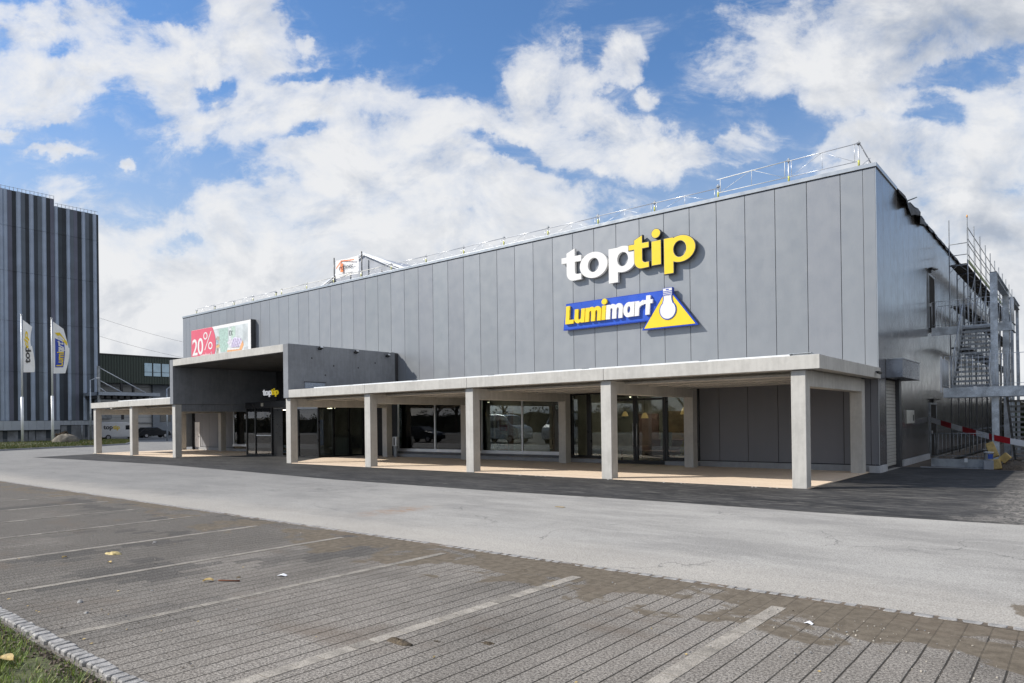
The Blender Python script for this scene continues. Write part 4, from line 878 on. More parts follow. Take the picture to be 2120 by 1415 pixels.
# ================================================================== RIGHT-HAND SIDE: steel stairs, scaffold, odds and ends
st = thing('steel_staircase', 'galvanised outdoor steel staircase with landings and bar railings beside the store', 'staircase', (3.6, 14.5, 0))
def flight(x0, x1, pa, pb, nt, name):
    """pa, pb: (Y, Z) of lower and upper end"""
    mb = MB()
    for x in (x0, x1): mb.bar((x, pa[0], pa[1]), (x, pb[0], pb[1]), 0.02, 0.30)
    for x in (x0 + 0.04, x1 - 0.04): mb.bar((x, pa[0], pa[1] - 0.14), (x, pb[0], pb[1] - 0.14), 0.07, 0.012)
    f = mb.build(name, GALV, st)
    mb = MB()
    for i in range(nt):
        q = (i + 0.5) / nt; y = pa[0] + (pb[0] - pa[0]) * q; z = pa[1] + (pb[1] - pa[1]) * q
        mb.box(x0 + 0.02, x1 - 0.02, y - 0.13, y + 0.13, z + 0.02, z + 0.05); mb.box(x0 + 0.02, x1 - 0.02, y - 0.135, y - 0.130, z - 0.03, z + 0.055)
    tr_ = mb.build('treads', GRATING, f)
    for x in (x0, x1):
        mb = MB(); h = 1.0
        mb.tube((x, pa[0], pa[1] + h), (x, pb[0], pb[1] + h), 0.022, 8); mb.tube((x, pa[0], pa[1] + 0.2), (x, pb[0], pb[1] + 0.2), 0.010, 6)
        n = 22
        for i in range(n + 1):
            q = i / n; y = pa[0] + (pb[0] - pa[0]) * q; z = pa[1] + (pb[1] - pa[1]) * q; mb.tube((x, y, z + (0.1 if i % 6 else -0.1)), (x, y, z + h), 0.006 if i % 6 else 0.018, 5)
        mb.build('handrail', GALV, f)
def rail(p0, p1, z0, h, pitch, parent, post=True, r=0.010, m=None):
    p0, p1 = Vector(p0), Vector(p1); L = (p1 - p0).length; n = max(1, int(L / pitch)); mb = MB()
    for zz, rr in ((z0 + h, 0.012), (z0 + 0.10, 0.010)): mb.tube((p0.x, p0.y, zz), (p1.x, p1.y, zz), rr, 6)
    for i in range(n + 1):
        q = p0.lerp(p1, i / n); mb.tube((q.x, q.y, z0 + 0.02), (q.x, q.y, z0 + h), r, 5)
    return mb.build('railing', m or BRIGHT, parent)
def channel(mb, p0, p1, z0, z1, t=0.02, fl=0.07):
    """C-section edge beam along X or Y"""
    (xa, ya), (xb, yb) = p0, p1
    if abs(yb - ya) < 1e-6:
        mb.box(xa, xb, ya, ya + t, z0, z1); mb.box(xa, xb, ya + t, ya + fl, z1 - 0.015, z1 - 0.001); mb.box(xa, xb, ya + t, ya + fl, z0 + 0.001, z0 + 0.015)
    else:
        mb.box(xa, xa + t, ya, yb, z0, z1); mb.box(xa + t, xa + fl, ya, yb, z1 - 0.015, z1 - 0.001); mb.box(xa + t, xa + fl, ya, yb, z0 + 0.001, z0 + 0.015)
# middle landing
mb = MB(); channel(mb, (1.88, 12.0), (6.6, 12.0), 2.60, 2.97); channel(mb, (1.88, 12.03), (1.88, 13.5), 2.60, 2.97); channel(mb, (1.95, 13.52), (6.6, 13.52), 2.60, 2.97)
ml = mb.build('landing', GALV, st)
mb = MB(); x = 1.96
while x < 6.6: mb.box(x, x + 0.006, 12.08, 13.5, 2.925, 2.955); x += 0.045
y = 12.1
while y < 13.5: mb.box(1.96, 6.6, y, y + 0.006, 2.93, 2.952); y += 0.10
mb.build('grating', GRATING, ml)
mb = MB()
for x in (2.35, 2.42, 2.75, 3.2, 3.27, 4.1, 5.0):
    for z in (2.70, 2.80): mb.tube((x, 12.0, z), (x, 11.985, z), 0.014, 6)
mb.build('bolts', SILVER, ml); MB().box(2.86, 2.96, 11.975, 11.998, 2.86, 3.0).build('rail_bracket', SILVER, ml)
rail((1.94, 11.99, 0), (6.6, 11.99, 0), 2.97, 1.20, 0.175, st); rail((1.86, 12.0, 0), (1.86, 13.5, 0), 2.97, 1.12, 0.15, st)
mb = MB(); mb.box(1.80, 1.85, 11.90, 12.02, 2.80, 4.18); mb.build('end_post', SILVER, st)
# upper landing at the door
mb = MB(); channel(mb, (0.78, 17.0), (3.7, 17.0), 5.50, 5.86); channel(mb, (3.7, 17.02), (3.7, 18.6), 5.5, 5.86)
mb.box(0.76, 3.68, 17.03, 18.6, 5.80, 5.85); mb.build('landing', GALV, st)
rail((0.80, 17.0, 0), (2.0, 17.0, 0), 5.86, 1.15, 0.13, st); rail((0.8, 18.6, 0), (3.7, 18.6, 0), 5.86, 1.15, 0.15, st); rail((3.7, 17.0, 0), (3.7, 18.6, 0), 5.86, 1.15, 0.15, st); rail((2.0, 17.0, 0), (3.3, 17.0, 0), 5.86, 1.15, 0.16, st)
flight(1.98, 3.22, (13.4, 2.95), (17.0, 5.80), 14, 'upper_flight')
flight(3.72, 4.98, (17.4, 0.05), (13.55, 2.95), 14, 'lower_flight')
def ibeam(mb, p0, p1, a, bb_, up=(0, 1, 0)):
    p0, p1 = Vector(p0), Vector(p1); d = (p1 - p0).normalized(); u = Vector(up); s = d.cross(u).normalized()
    mb.bar(p0, p1, 0.016, bb_ - 0.03, up=u)
    for k in (-1, 1): mb.bar(p0 + u * k * (bb_ / 2 - 0.008), p1 + u * k * (bb_ / 2 - 0.008), a, 0.016, up=u)
for (xx, ya, yb, zt) in ((3.50, 12.35, 17.2, 7.25), (3.50, 20.3, 23.6, 7.35)):
    mb = MB(); kk = 1.0 if ya < 15 else 0.55; ibeam(mb, (xx, ya, 0.0), (xx, ya, zt), 0.22 * kk, 0.24 * kk); ibeam(mb, (xx, yb, 0.0), (xx, yb, zt - 0.02), 0.22 * kk, 0.24 * kk)
    mb.bar((xx, ya - 0.12, zt - 0.02), (xx, yb + 0.12, zt - 0.02), 0.23, 0.02); mb.bar((xx, ya + 0.12, zt - 0.24), (xx, yb - 0.12, zt - 0.24), 0.23, 0.02); mb.bar((xx, ya + .12, zt - 0.13), (xx, yb - .12, zt - 0.13), 0.016, 0.19)
    mb.box(xx - 0.16, xx + 0.16, ya - 0.16, ya + 0.16, -0.02, 0.02)
    mb.build('portal_frame', GALV, st)
# low platform over the light well
lw = thing('light_well_railing', 'low galvanised edge beam with thin bar railing in front of the store side wall', 'railing', (2.5, 10.6, 0))
mb = MB(); mb.box(1.66, 3.34, 10.54, 10.565, 0.04, 0.33); mb.box(1.66, 3.34, 10.567, 10.64, 0.31, 0.325); mb.box(1.66, 1.685, 10.57, 12.0, 0.04, 0.32); mb.build('edge_beam', GALVD, lw)
rail((1.67, 10.53, 0), (3.34, 10.53, 0), 0.34, 0.92, 0.118, lw, r=0.007, m=GALVD); MB().box(2.7, 2.8, 10.51, 10.538, 0.22, 0.36).build('bracket', SILVER, lw)
# scaffold along the rear side wall
sc = thing('scaffold', 'tall galvanised tube scaffold with plank decks along the rear side wall', 'scaffold', (1.5, 28, 0))
SX0, SX1, SY, BAY, NB_ = 1.05, 1.80, 20.5, 2.57, 10
for i in range(NB_ + 1):
    y = SY + BAY * i
    mb = MB(); mb.tube((SX0, y, 0.02), (SX0, y, 11.4 if i in (0, 10) else 9.3), 0.026, 8); mb.build('standard', GALVD, sc)
    mb = MB(); mb.tube((SX1, y, 0.02), (SX1, y, 11.5), 0.026, 8); mb.build('standard', GALVD, sc)
    for z in (1.15, 3.15, 5.15, 7.15, 9.15):
        mb = MB(); mb.tube((SX0, y, z), (SX1, y, z), 0.024, 6); mb.tube((SX0 + 0.02, y, z - 0.30), (SX0 + 0.32, y, z), 0.012, 5); mb.tube((SX1 - 0.02, y, z - 0.30), (SX1 - 0.32, y, z), 0.012, 5); mb.build('transom', GALVD, sc)
    if i in (0, 10):
        for z in (9.65, 10.2): MB().tube((SX0, y, z), (SX1, y, z), 0.020, 6).build('end_rail', GALVD, sc)
MB().tube((SX1, SY, 11.40), (SX1, SY, 11.52), 0.03, 8).build('orange_cap', mat('orange_cap_plastic', (0.8, 0.36, 0.05), 0.5), sc)
PLK = mat('scaffold_deck', (0.10, 0.098, 0.09), 0.8, 0.2, 0.35, 3.0); TOE = mat('green_toe_board', (0.20, 0.24, 0.09), 0.7, 0, 0.25, 3.0)
for z in (5.15, 7.15, 9.15):
    for i in range(NB_):
        a = SY + BAY * i
        mb = MB()
        for k in range(2): mb.box(SX0 + 0.04 + k * 0.34, SX0 + 0.36 + k * 0.34, a + 0.02, a + BAY - 0.02, z + 0.026, z + 0.075)
        mb.build('plank_deck', PLK, sc)
        if z > 8:
            MB().box(SX1 + 0.028, SX1 + 0.055, a + 0.03, a + BAY - 0.03, z + 0.05, z + 0.22).build('toe_board', TOE, sc)
            mb = MB()
            for zz in (9.65, 10.15, 10.40, 10.95): mb.tube((SX1, a, zz), (SX1, a + BAY, zz), 0.019, 6)
            mb.tube((SX1 + 0.02, a + 0.5, 9.3), (SX1 + 0.02, a + 0.15, 10.95), 0.010, 5); mb.build('guard_rail', GALVD, sc)
        else:
            mb = MB()
            for zz in (z + 0.5, z + 1.0): mb.tube((SX1, a, zz), (SX1, a + BAY, zz), 0.019, 6)
            mb.tube((SX1 + 0.04, a, z), (SX1 + 0.04, a + BAY, z + 2.0), 0.019, 6); mb.build('guard_rail', GALVD, sc)
# second scaffold farther right, seen through the stairs
sc2 = thing('scaffold', 'distant tube scaffold with bare standards behind the staircase at the right edge', 'scaffold', (5.5, 34, 0))
for i in range(5):
    for j in range(2):
        x, y = 3.6 + 2.2 * i, 34 + 0.8 * j
        MB().tube((x, y, 0), (x, y, 7.6 + 0.5 * ((i + j) % 2)), 0.028, 6).build('standard', GALVD, sc2)
mb = MB()
for z in (0.7, 1.2, 1.7, 2.2, 2.7, 3.2, 3.7, 4.2, 4.7, 5.2, 5.7, 6.2, 6.6, 7.0):
    for y in (34, 34.8): mb.tube((3.6, y, z), (12.4, y, z), 0.024, 5)
for i in range(4): mb.tube((3.6 + 2.2 * i, 34, 1.2 + 2 * (i % 3)), (5.8 + 2.2 * i, 34, 3.2 + 2 * (i % 3)), 0.02, 5)
mb.build('ledger', GALVD, sc2)
for z in (3.2, 5.2): MB().box(3.6, 12.4, 34.05, 34.75, z + 0.03, z + 0.07).build('plank_deck', PLK, sc2)
sc3 = thing('scaffold', 'dense tube scaffold tower with plank decks behind the staircase at the right frame edge', 'scaffold', (5.2, 27, 0))
for i in range(4):
    for j in range(3): MB().tube((4.15 + 0.9 * i, 25.5 + 1.6 * j, 0), (4.15 + 0.9 * i, 25.5 + 1.6 * j, 6.9 + 0.4 * ((i + j) % 3)), 0.026, 6).build('standard', GALVD, sc3)
mb = MB()
for z in (0.6, 1.1, 2.0, 2.5, 3.1, 4.0, 4.5, 5.0, 6.0, 6.5):
    for j in range(3): mb.tube((4.15, 25.5 + 1.6 * j, z), (6.85, 25.5 + 1.6 * j, z), 0.022, 5)
    for i in range(4): mb.tube((4.15 + 0.9 * i, 25.5, z + .05), (4.15 + 0.9 * i, 28.7, z + .05), 0.022, 5)
for i in range(3): mb.tube((4.15 + 0.9 * i, 25.46, 0.6 + 1.9 * i), (5.05 + 0.9 * i, 25.46, 2.5 + 1.9 * i), 0.02, 5); mb.tube((5.05 + .9 * i, 25.46, 0.6 + 1.9 * (2 - i)), (4.15 + .9 * i, 25.46, 2.5 + 1.9 * (2 - i)), 0.02, 5)
mb.build('ledger', GALVD, sc3)
for z in (2.0, 4.0, 6.0): MB().box(4.15, 6.85, 25.6, 28.6, z + 0.08, z + 0.13).build('plank_deck', PLK, sc3)
# barrier tape: red and white, strung from the wall past the stair post
RED = mat('red_tape', (0.42, 0.012, 0.02), 0.5, 0, 0.05); TW = mat('white_tape', (0.90, 0.90, 0.89), 0.5, 0, 0.04)
mb = MB(); pts = []
A, B_, E_ = Vector((0.74, 16.35, 1.76)), Vector((3.47, 12.2, 1.06)), Vector((6.4, 10.6, 0.72))
path = []
for i in range(41):
    q = i / 40; v = A.lerp(B_, q); v.z -= 0.02 * math.sin(q * math.pi); path.append(v)
for i in range(1, 31):
    q = i / 30; v = B_.lerp(E_, q); v.z -= 0.10 * math.sin(q * math.pi); path.append(v)
acc = 0.0; H = 0.22
for a, b in zip(path[:-1], path[1:]):
    m_ = int(acc / 0.92) % 2; mb.add([(a.x, a.y, a.z - H/2), (b.x, b.y, b.z - H/2), (b.x, b.y, b.z + H/2), (a.x, a.y, a.z + H/2)], [(0, 1, 2, 3)], 1 - m_ if False else m_); acc += (b - a).length
o = mb.build('barrier_tape', [TW, RED]); tag(o, 'red and white barrier tape strung from the store wall past the stair post', 'barrier tape'); sd = o.modifiers.new('Solidify', 'SOLIDIFY'); sd.thickness = 0.004
MB().tube((0.74, 16.35, 0), (0.74, 16.35, 0.0 + 1.9), 0.02, 6).build('tape_post', GALVD, o, world=False) if False else None
# bucket on a block, yellow foam blocks
t = thing('bucket', 'white plastic bucket with blue label standing on a grey concrete block', 'bucket', (3.45, 10.32, 0.325), wc=False)
mb = MB(); mb.lathe([(0.0, 0.0), (0.125, 0.0), (0.145, 0.27), (0.155, 0.27), (0.155, 0.29), (0.135, 0.29), (0.12, 0.02), (0.0, 0.02)], n=24); mb.build('tub', mat('white_bucket', (0.72, 0.74, 0.75), 0.4), t, world=False)
mb = MB(); n = 8
for i in range(n):
    a0, a1 = R(-95 + 75 * i / n), R(-95 + 75 * (i + 1) / n)
    r0, r1 = 0.132, 0.143
    mb.quad((r0 * math.cos(a0), r0 * math.sin(a0), 0.05), (r0 * math.cos(a1), r0 * math.sin(a1), 0.05), (r1 * math.cos(a1), r1 * math.sin(a1), 0.22), (r1 * math.cos(a0), r1 * math.sin(a0), 0.22))
mb.build('label_print', mat('blue_label', (0.02, 0.07, 0.33), 0.5, 0, 0.3, 40), t, world=False)
tag(MB().box(3.30, 3.60, 10.20, 10.45, 0.0, 0.32).build('concrete_block', CONC_DARK, bevel=0.015), 'grey concrete block carrying the white bucket', 'block')
FOAM = mat('yellow_foam', (0.42, 0.30, 0.11), 0.8, 0, 0.22, 6, 0.1, 60)
for (p0, p1, a, b, s) in (((3.62, 10.62, 0.42), (3.42, 10.78, 0.92), 0.26, 0.14, 'tall yellow foam block leaning behind the bucket'), ((3.72, 10.30, 0.02), (3.66, 10.34, 0.36), 0.24, 0.14, 'yellow foam block standing on the ground right of the bucket'), ((3.80, 10.46, 0.30), (4.02, 10.44, 0.52), 0.26, 0.16, 'yellow foam block tilted on top of the earth heap')):
    tag(MB().bar(p0, p1, a, b, up=(0, 1, 0)).build('foam_block', FOAM, bevel=0.03), s, 'foam block', 'yellow foam blocks by the stair post')
# heap of earth and rubble
def lump(cx, cy, z0, rx, ry, h, n, rnd, rough=0.25):
    mb = MB(); rings = 5; vs = []; 
    for j in range(rings + 1):
        q = j / rings
        for i in range(n):
            a = 2 * math.pi * i / n; k = math.cos(q * math.pi / 2) * (1 + rnd.uniform(-rough, rough))
            vs.append((cx + rx * k * math.cos(a), cy + ry * k * math.sin(a), z0 - 0.02 + h * math.sin(q * math.pi / 2) * (1 + rnd.uniform(-rough, rough) * (0 < j))))
    fs = [(j*n + i, j*n + (i+1) % n, (j+1)*n + (i+1) % n, (j+1)*n + i) for j in range(rings) for i in range(n)]
    return mb.add(vs, fs, 0, True)
rnd = random.Random(21)
tag(lump(4.15, 10.62, 0, 0.55, 0.38, 0.30, 22, rnd, 0.22).build('earth_heap', EARTH), 'low heap of dark earth beside the yellow foam blocks', 'earth heap')
tag(lump(5.2, 11.0, 0, 0.8, 0.5, 0.28, 22, rnd, 0.25).build('earth_heap', EARTH), 'wide earth heap under the lower stair flight at the right edge', 'earth heap')
mb = MB()
for i in range(420):
    x, y = rnd.uniform(1.7, 9), rnd.uniform(10.7, 15.5); s = rnd.choice((0.02, 0.03, 0.05, 0.09)); mb.bar((x, y, 0.0), (x + rnd.uniform(-s, s), y + rnd.uniform(-s, s), s * 1.2), s, s * 1.4)
tag(mb.build('rubble', mat('mixed_rubble', (0.25, 0.24, 0.22), 0.9, 0, 0.5, 4)), kind='stuff')
mb = MB(); mb.bar((1.9, 14.2, 0.12), (3.2, 12.3, 0.62), 0.22, 0.05); tag(mb.build('timber_plank', mat('grey_plank', (0.24, 0.24, 0.23), 0.8, 0, 0.3, 3)), 'grey timber plank lying tilted behind the light well railing', 'plank')
mb = MB(); mb.lathe([(0.0, 0.0), (0.14, 0.0), (0.14, 0.20), (0.0, 0.20)], c=(2.25, 11.4, 0.05), n=16); tag(mb.build('cable_drum', mat('pale_drum', (0.42, 0.40, 0.37), 0.8)), 'small pale drum lying behind the light well railing', 'drum')
# bagged material on the ground under the stairs
SACK = mat('white_sacks', (0.55, 0.57, 0.60), 0.6, 0, 0.25, 4)
for i, (x, y, z, s, sx) in enumerate(((5.0, 19.5, 0, 'white big bag standing behind the lower stair flight', 0.55), (6.3, 20.2, 0, 'white big bag farther right behind the lower stair flight', 0.6))):
    tag(lump(x, y, z, sx, sx * 0.9, 1.3, 20, rnd, 0.12).build('big_bag', SACK), s, 'bag')
# fixtures on the side wall
t = thing('switch_cabinet', 'pale grey electrical cabinet on the side wall right of the shutter', 'cabinet', (XR, 12.1, 1.62))
MB().box(XR + 0.002, XR + 0.05, 11.45, 12.85, 1.62, 2.14).build('case', mat('cabinet_paint', (0.55, 0.56, 0.52), 0.5, 0.1), t, bevel=0.01)
MB().box(XR + 0.051, XR + 0.065, 12.55, 12.68, 1.72, 1.96).build('lock', DARKGAP, t)
def wall_lamp(y, z, label):
    t = thing('wall_lamp', label, 'lamp', (XR, y, z), 'black bulkhead lamps on the side wall')
    MB().box(XR + 0.001, XR + 0.10, y - 0.12, y + 0.12, z - 0.08, z + 0.10).build('bracket', BLACKFRAME, t); MB().bar((XR + 0.10, y - 0.3, z + 0.08), (XR + 0.24, y + 0.3, z + 0.08), 0.16, 0.05).build('lamp_head', BLACKFRAME, t); MB().box(XR + 0.13, XR + 0.20, y + 0.18, y + 0.28, z + 0.03, z + 0.05).build('lens', WHITEMETAL, t)
wall_lamp(17.1, 8.45, 'black wall lamp above the upper side door'); wall_lamp(17.2, 2.58, 'black wall lamp above the lower side door')
t = thing('security_camera', 'small dark security camera at the canopy end near the store corner', 'camera', (0.78, 6.1, 3.35))
MB().bar((0.782, 6.1, 3.38), (0.88, 6.1, 3.38), 0.04, 0.04).build('bracket', BLACKFRAME, t); MB().bar((0.86, 6.0, 3.36), (0.92, 6.2, 3.33), 0.08, 0.07).build('camera_body', BLACKFRAME, t)
t = thing('ashtray_bin', 'slim steel ashtray post standing by the column right of the entrance', 'ashtray', (-23.3, 6.35, 0.03))
MB().box(-23.42, -23.20, 6.30, 6.40, 0.03, 0.62).build('post', GALVD, t); MB().box(-23.48, -23.14, 6.26, 6.44, 0.62, 1.13).build('bin_head', SILVER, t, bevel=0.01); MB().box(-23.36, -23.26, 6.252, 6.258, 0.66, 1.09).build('slot_panel', DARKGAP, t)

# ================================================================== LEFT AND BACKGROUND
tw = thing('tower_block', 'tall dark office block with vertical blue-grey cladding stripes at the left edge', 'building', (-111, 12, 0))
TX = -97.0
SHADES = [mat('tower_light_panel', (0.30, 0.365, 0.475), 0.45, 0.0, 0.10, 0.6), mat('tower_grey_panel', (0.095, 0.12, 0.155), 0.55, 0.0, 0.12, 0.6), mat('tower_violet_panel', (0.105, 0.115, 0.165), 0.55, 0.0, 0.12, 0.6), mat('tower_dark_panel', (0.030, 0.042, 0.058), 0.6, 0.0, 0.15, 0.6), mat('tower_black_panel', (0.015, 0.022, 0.033), 0.6, 0.0, 0.15, 0.6)]
seq = [(7.44, 0), (7.93, 1), (8.40, 3), (8.84, 4), (9.0, 4), (9.36, 0), (9.9, 1), (10.22, 4), (10.40, 4), (10.73, 0), (11.14, 1), (11.38, 3), (11.63, 2), (12.11, 0), (12.55, 3), (12.98, 2)]
# (upper edge of each stripe, shade); stripes south of them repeat the rhythm
stripes = [(7.44, 7.93, 0), (7.93, 8.36, 3), (8.36, 8.84, 4), (8.84, 9.36, 0), (9.36, 9.80, 1), (9.80, 10.22, 4), (10.22, 10.73, 0), (10.73, 11.14, 3), (11.14, 11.63, 1), (11.63, 12.11, 0), (12.11, 12.55, 4), (12.55, 13.02, 2)]
st2 = [(13.05, 13.44, 0), (13.44, 13.92, 3), (13.92, 14.40, 4), (14.40, 14.83, 0), (14.83, 15.26, 1), (15.26, 15.70, 2), (15.70, 16.21, 4), (16.21, 16.66, 0), (16.66, 17.10, 1), (17.10, 17.56, 3), (17.56, 18.01, 0), (18.01, 18.28, 4)]
prev = []
for k in range(1, 2): prev += [(a - 4.62 * k, b - 4.62 * k, (c if (c, k) != (4, 2) else 3)) for a, b, c in stripes[2:] if a - 4.62 * k > 5.3]
mb = MB()
for lst, top in ((prev + stripes, 31.5), (st2, 30.6)):
    for a, b, c in lst:
        f = 0.10 if c == 0 else (0.0 if c in (3, 4) else 0.04)
        zs = [2.76, 8.9, 15.2, 21.4, 27.0, top]
        for z0, z1 in zip(zs[:-1], zs[1:]):
            if c == 0: mb.prism([(TX - 0.2, a), (TX + 0.02, a), (TX + 0.15, a + 0.12), (TX + 0.15, b - 0.12), (TX + 0.02, b), (TX - 0.2, b)], lambda u, v, t: (u, v, t), z0 + 0.015, z1 - 0.015, c)
            else: mb.box(TX - 0.2, TX + f, a, b - 0.01, z0 + 0.015, z1 - 0.015, c)
mb.build('stripe_cladding', SHADES, tw)
mb = MB(); mb.box(TX - 28, TX - 0.201, 5.4, 13.03, 0.5, 31.45); mb.box(TX - 28, TX - 0.201, 13.04, 18.25, 0.5, 30.55); mb.build('core', SHADES[3], tw)
BAND = mat('tower_band', (0.36, 0.40, 0.46), 0.45, 0.2, 0.08, 0.7)
mb = MB(); y = 5.45
while y < 12.7: mb.box(TX + 0.3, TX + 0.36, y, y + 0.86, 1.58, 2.74); y += 0.88
y = 13.0
while y < 17.6: mb.box(TX - 0.05, TX + 0.02, y, y + 0.40, 2.16, 2.73); y += 0.42
mb.build('base_band', BAND, tw)
mb = MB(); mb.box(TX - 0.19, TX + 0.29, 5.45, 12.7, 1.6, 2.72); mb.box(TX - 1.2, TX - 0.21, 5.45, 18.2, 0, 2.2); mb.build('base_wall', mat('tower_base_wall', (0.10, 0.11, 0.125), 0.6, 0, 0.2), tw)
mb = MB(); rnd = random.Random(4); y = 5.5
while y < 17.8:
    wv = rnd.choice((0.7, 1.1, 1.6)); mb.box(TX - 0.20, TX - 0.15, y, y + wv, 0.1, 2.1 if y > 12.7 else 1.5); y += wv + rnd.choice((0.1, 0.35, 0.5))
mb.build('base_panel', mat('tower_base_panel', (0.17, 0.185, 0.21), 0.5, 0.1, 0.35, 0.8), tw)
mb = MB(); y = 5.5
while y < 18.2:
    z = 31.5 if y < 13.0 else 30.6
    mb.tube((TX + 0.05, y, z), (TX + 0.05, y, z + 0.42), 0.028, 5); y += 0.44
for a, b, z in ((5.5, 13.0, 31.86), (13.1, 18.2, 30.96)): mb.tube((TX + .05, a, z), (TX + .05, b, z), 0.022, 5)
mb.build('roof_railing', GALVD, tw)
# tie-rod canopy at the far end of the tower
tc = thing('loading_canopy', 'flat grey canopy hung on slanting tie rods beside the tower block', 'canopy', (-92, 20, 5.9))
mb = MB(); mb.box(-97, -91.7, 16.2, 23.85, 5.95, 6.38); mb.build('roof', mat('canopy_metal', (0.30, 0.34, 0.40), 0.4, 0.3), tc)
mb = MB(); y = 16.4
while y < 22.5: mb.box(-96.9, -92, y, y + 0.5, 5.55, 5.93); y += 0.8
mb.build('beams', DARKGAP, tc)
mb = MB()
for (ya, za, yb, zb) in ((16.5, 9.5, 22.2, 6.38), (16.4, 7.9, 19.2, 6.38), (16.4, 7.0, 17.2, 6.38)): mb.tube((-92.2, ya, za), (-92.2, yb, zb), 0.06, 6)
mb.build('tie_rod', SILVER, tc); mb = MB(); mb.box(-92.35, -92.05, 16.2, 16.5, 0, 9.7); mb.build('mast', GALVD, tc)
# dark green raised building and pale hall below it
gb = thing('warehouse', 'dark green corrugated warehouse wing with a band of windows, raised over the pale hall', 'building', (-125, 32, 8.6))
m, t_, b_, p_, pos_ = custom('green_corrugated_metal')
yy_ = b_.xyz(pos_)[1]; fr_ = b_.math('FRACT', b_.math('DIVIDE', yy_, 0.42))
b_.put(p_.inputs['Base Color'], b_.mix(b_.sstep(fr_, 0.35, 0.65), (0.022, 0.034, 0.027), (0.048, 0.066, 0.054))); p_.inputs['Roughness'].default_value = 0.6
bumpto(t_, b_, p_, b_.math('SINE', b_.math('MULTIPLY', fr_, 6.283)), 0.5, 0.05); GREENM = m
mb = MB(); mb.box(-135, -115, 18, 60, 8.95, 13.4); mb.build('wall', GREENM, gb)
mb = MB(); mb.box(-135.1, -114.9, 17.9, 60.1, 13.402, 13.6); mb.build('roof', DARKGAP, gb)
for i in range(6):
    a = 31.55 + i * 1.42
    wq = MB().box(-115.0, -114.93, a, a + 1.3, 10.2, 12.45).build('window', DARKGAP, gb)
    MB().box(-114.93, -114.90, a + 0.05, a + 1.25, 10.95, 12.40).build('pane', SKYGLASS, wq); MB().box(-114.93, -114.90, a + 0.05, a + 1.25, 10.25, 10.88).build('pane', SKYGLASS, wq)
for y in (27.8, 29.6): MB().bar((-114.6, y + .2, 3.0), (-114.6, y, 8.95), 0.32, 0.32).build('stilt', DARKGAP, gb)
hb = thing('hall', 'pale panelled industrial hall under the green warehouse wing', 'building', (-125, 32, 0))
m, t_, b_, p_, pos_ = custom('pale_hall_panels')
z_ = b_.xyz(pos_)[2]; fr_ = b_.math('FRACT', b_.math('DIVIDE', z_, 0.85))
c_ = b_.mix(b_.sstep(b_.math('ABSOLUTE', b_.math('SUBTRACT', fr_, 0.5)), 0.44, 0.48), (0.50, 0.51, 0.51), (0.24, 0.25, 0.26)); c_ = b_.mix(b_.sstep(b_.noise(pos_, 0.3, 4, 0.6), 0.3, 0.7), c_, b_.mix(1.0, c_, (0.82, 0.83, 0.85), 'MULTIPLY'))
b_.put(p_.inputs['Base Color'], c_); p_.inputs['Roughness'].default_value = 0.7; HALLM = m
mb = MB(); mb.box(-134, -118, 16, 34.0, 0, 8.94); mb.build('wall', HALLM, hb)
mb = MB(); mb.box(-134, -117.5, 34.01, 62, 0, 8.93); mb.build('annex_wall', mat('blue_grey_panels', (0.20, 0.23, 0.27), 0.6, 0, 0.1), hb)
for (a, b, z0, z1) in ((30.6, 31.9, 5.7, 7.0), (35.2, 37.0, 2.6, 4.6)): MB().box(-118.0 if a < 34 else -117.5, -117.9 if a < 34 else -117.42, a, b, z0, z1).build('window', DARKGLASS, hb)
mb = MB(); mb.box(-117.99, -117.7, 20, 34, 2.4, 2.5); mb.box(-117.99, -117.6, 24, 27.5, 3.2, 5.0); mb.build('pipe_run', GALVD, hb)
tag(MB().box(-112.0, -111.6, 19, 60, -0.05, 1.1).build('retaining_wall', CONC_DARK), 'low grey retaining wall along the pavement before the pale hall', 'wall')
# leafy things
LEAF = mat('shrub_leaves', (0.055, 0.075, 0.025), 0.7, 0, 0.5, 3.0); LEAFB = mat('brown_shrub_twigs', (0.12, 0.085, 0.05), 0.8, 0, 0.4, 3.0); BARK = mat('bark', (0.11, 0.09, 0.07), 0.9, 0, 0.3, 5)
def leaves(mb, c, r, n, s, rnd):
    for _ in range(n):
        while True:
            v = Vector((rnd.uniform(-1, 1), rnd.uniform(-1, 1), rnd.uniform(-1, 1)))
            if v.length < 1: break
        k = 0.65 + 0.35 * rnd.random(); p = Vector(c) + Vector((v.x * r[0], v.y * r[1], v.z * r[2])) * k
        a = Vector((rnd.uniform(-1, 1), rnd.uniform(-1, 1), rnd.uniform(-1, 1))).normalized() * s; b = a.cross(Vector((rnd.uniform(-1, 1), rnd.uniform(-1, 1), rnd.uniform(-1, 1)))).normalized() * s * 0.5
        mb.quad(p - a, p - b, p + a, p + b)
def shrub(label, x, y, rx, ry, h, n, s, seed, m=None, cat='shrub', name='shrub', group=None):
    rnd = random.Random(seed); t = thing(name, label, cat, (x, y, 0), group)
    mb = MB()
    for i in range(9):
        q = rnd.uniform(0.35, 0.8); mb.tube((x + rnd.uniform(-.1, .1) * rx, y + rnd.uniform(-.1, .1) * ry, 0), (x + rnd.uniform(-.7, .7) * rx, y + rnd.uniform(-.7, .7) * ry, h * q), 0.03 * h ** 0.5, 5, 0, 0.01)
    mb.build('stems', BARK, t)
    mb = MB()
    for i in range(12):
        leaves(mb, (x + rnd.uniform(-.65, .65) * rx, y + rnd.uniform(-.65, .65) * ry, h * rnd.uniform(0.25, 0.82)), (rx * 0.42, ry * 0.42, h * 0.2), n // 12, s, rnd)
    mb.build('foliage', m or LEAF, t)
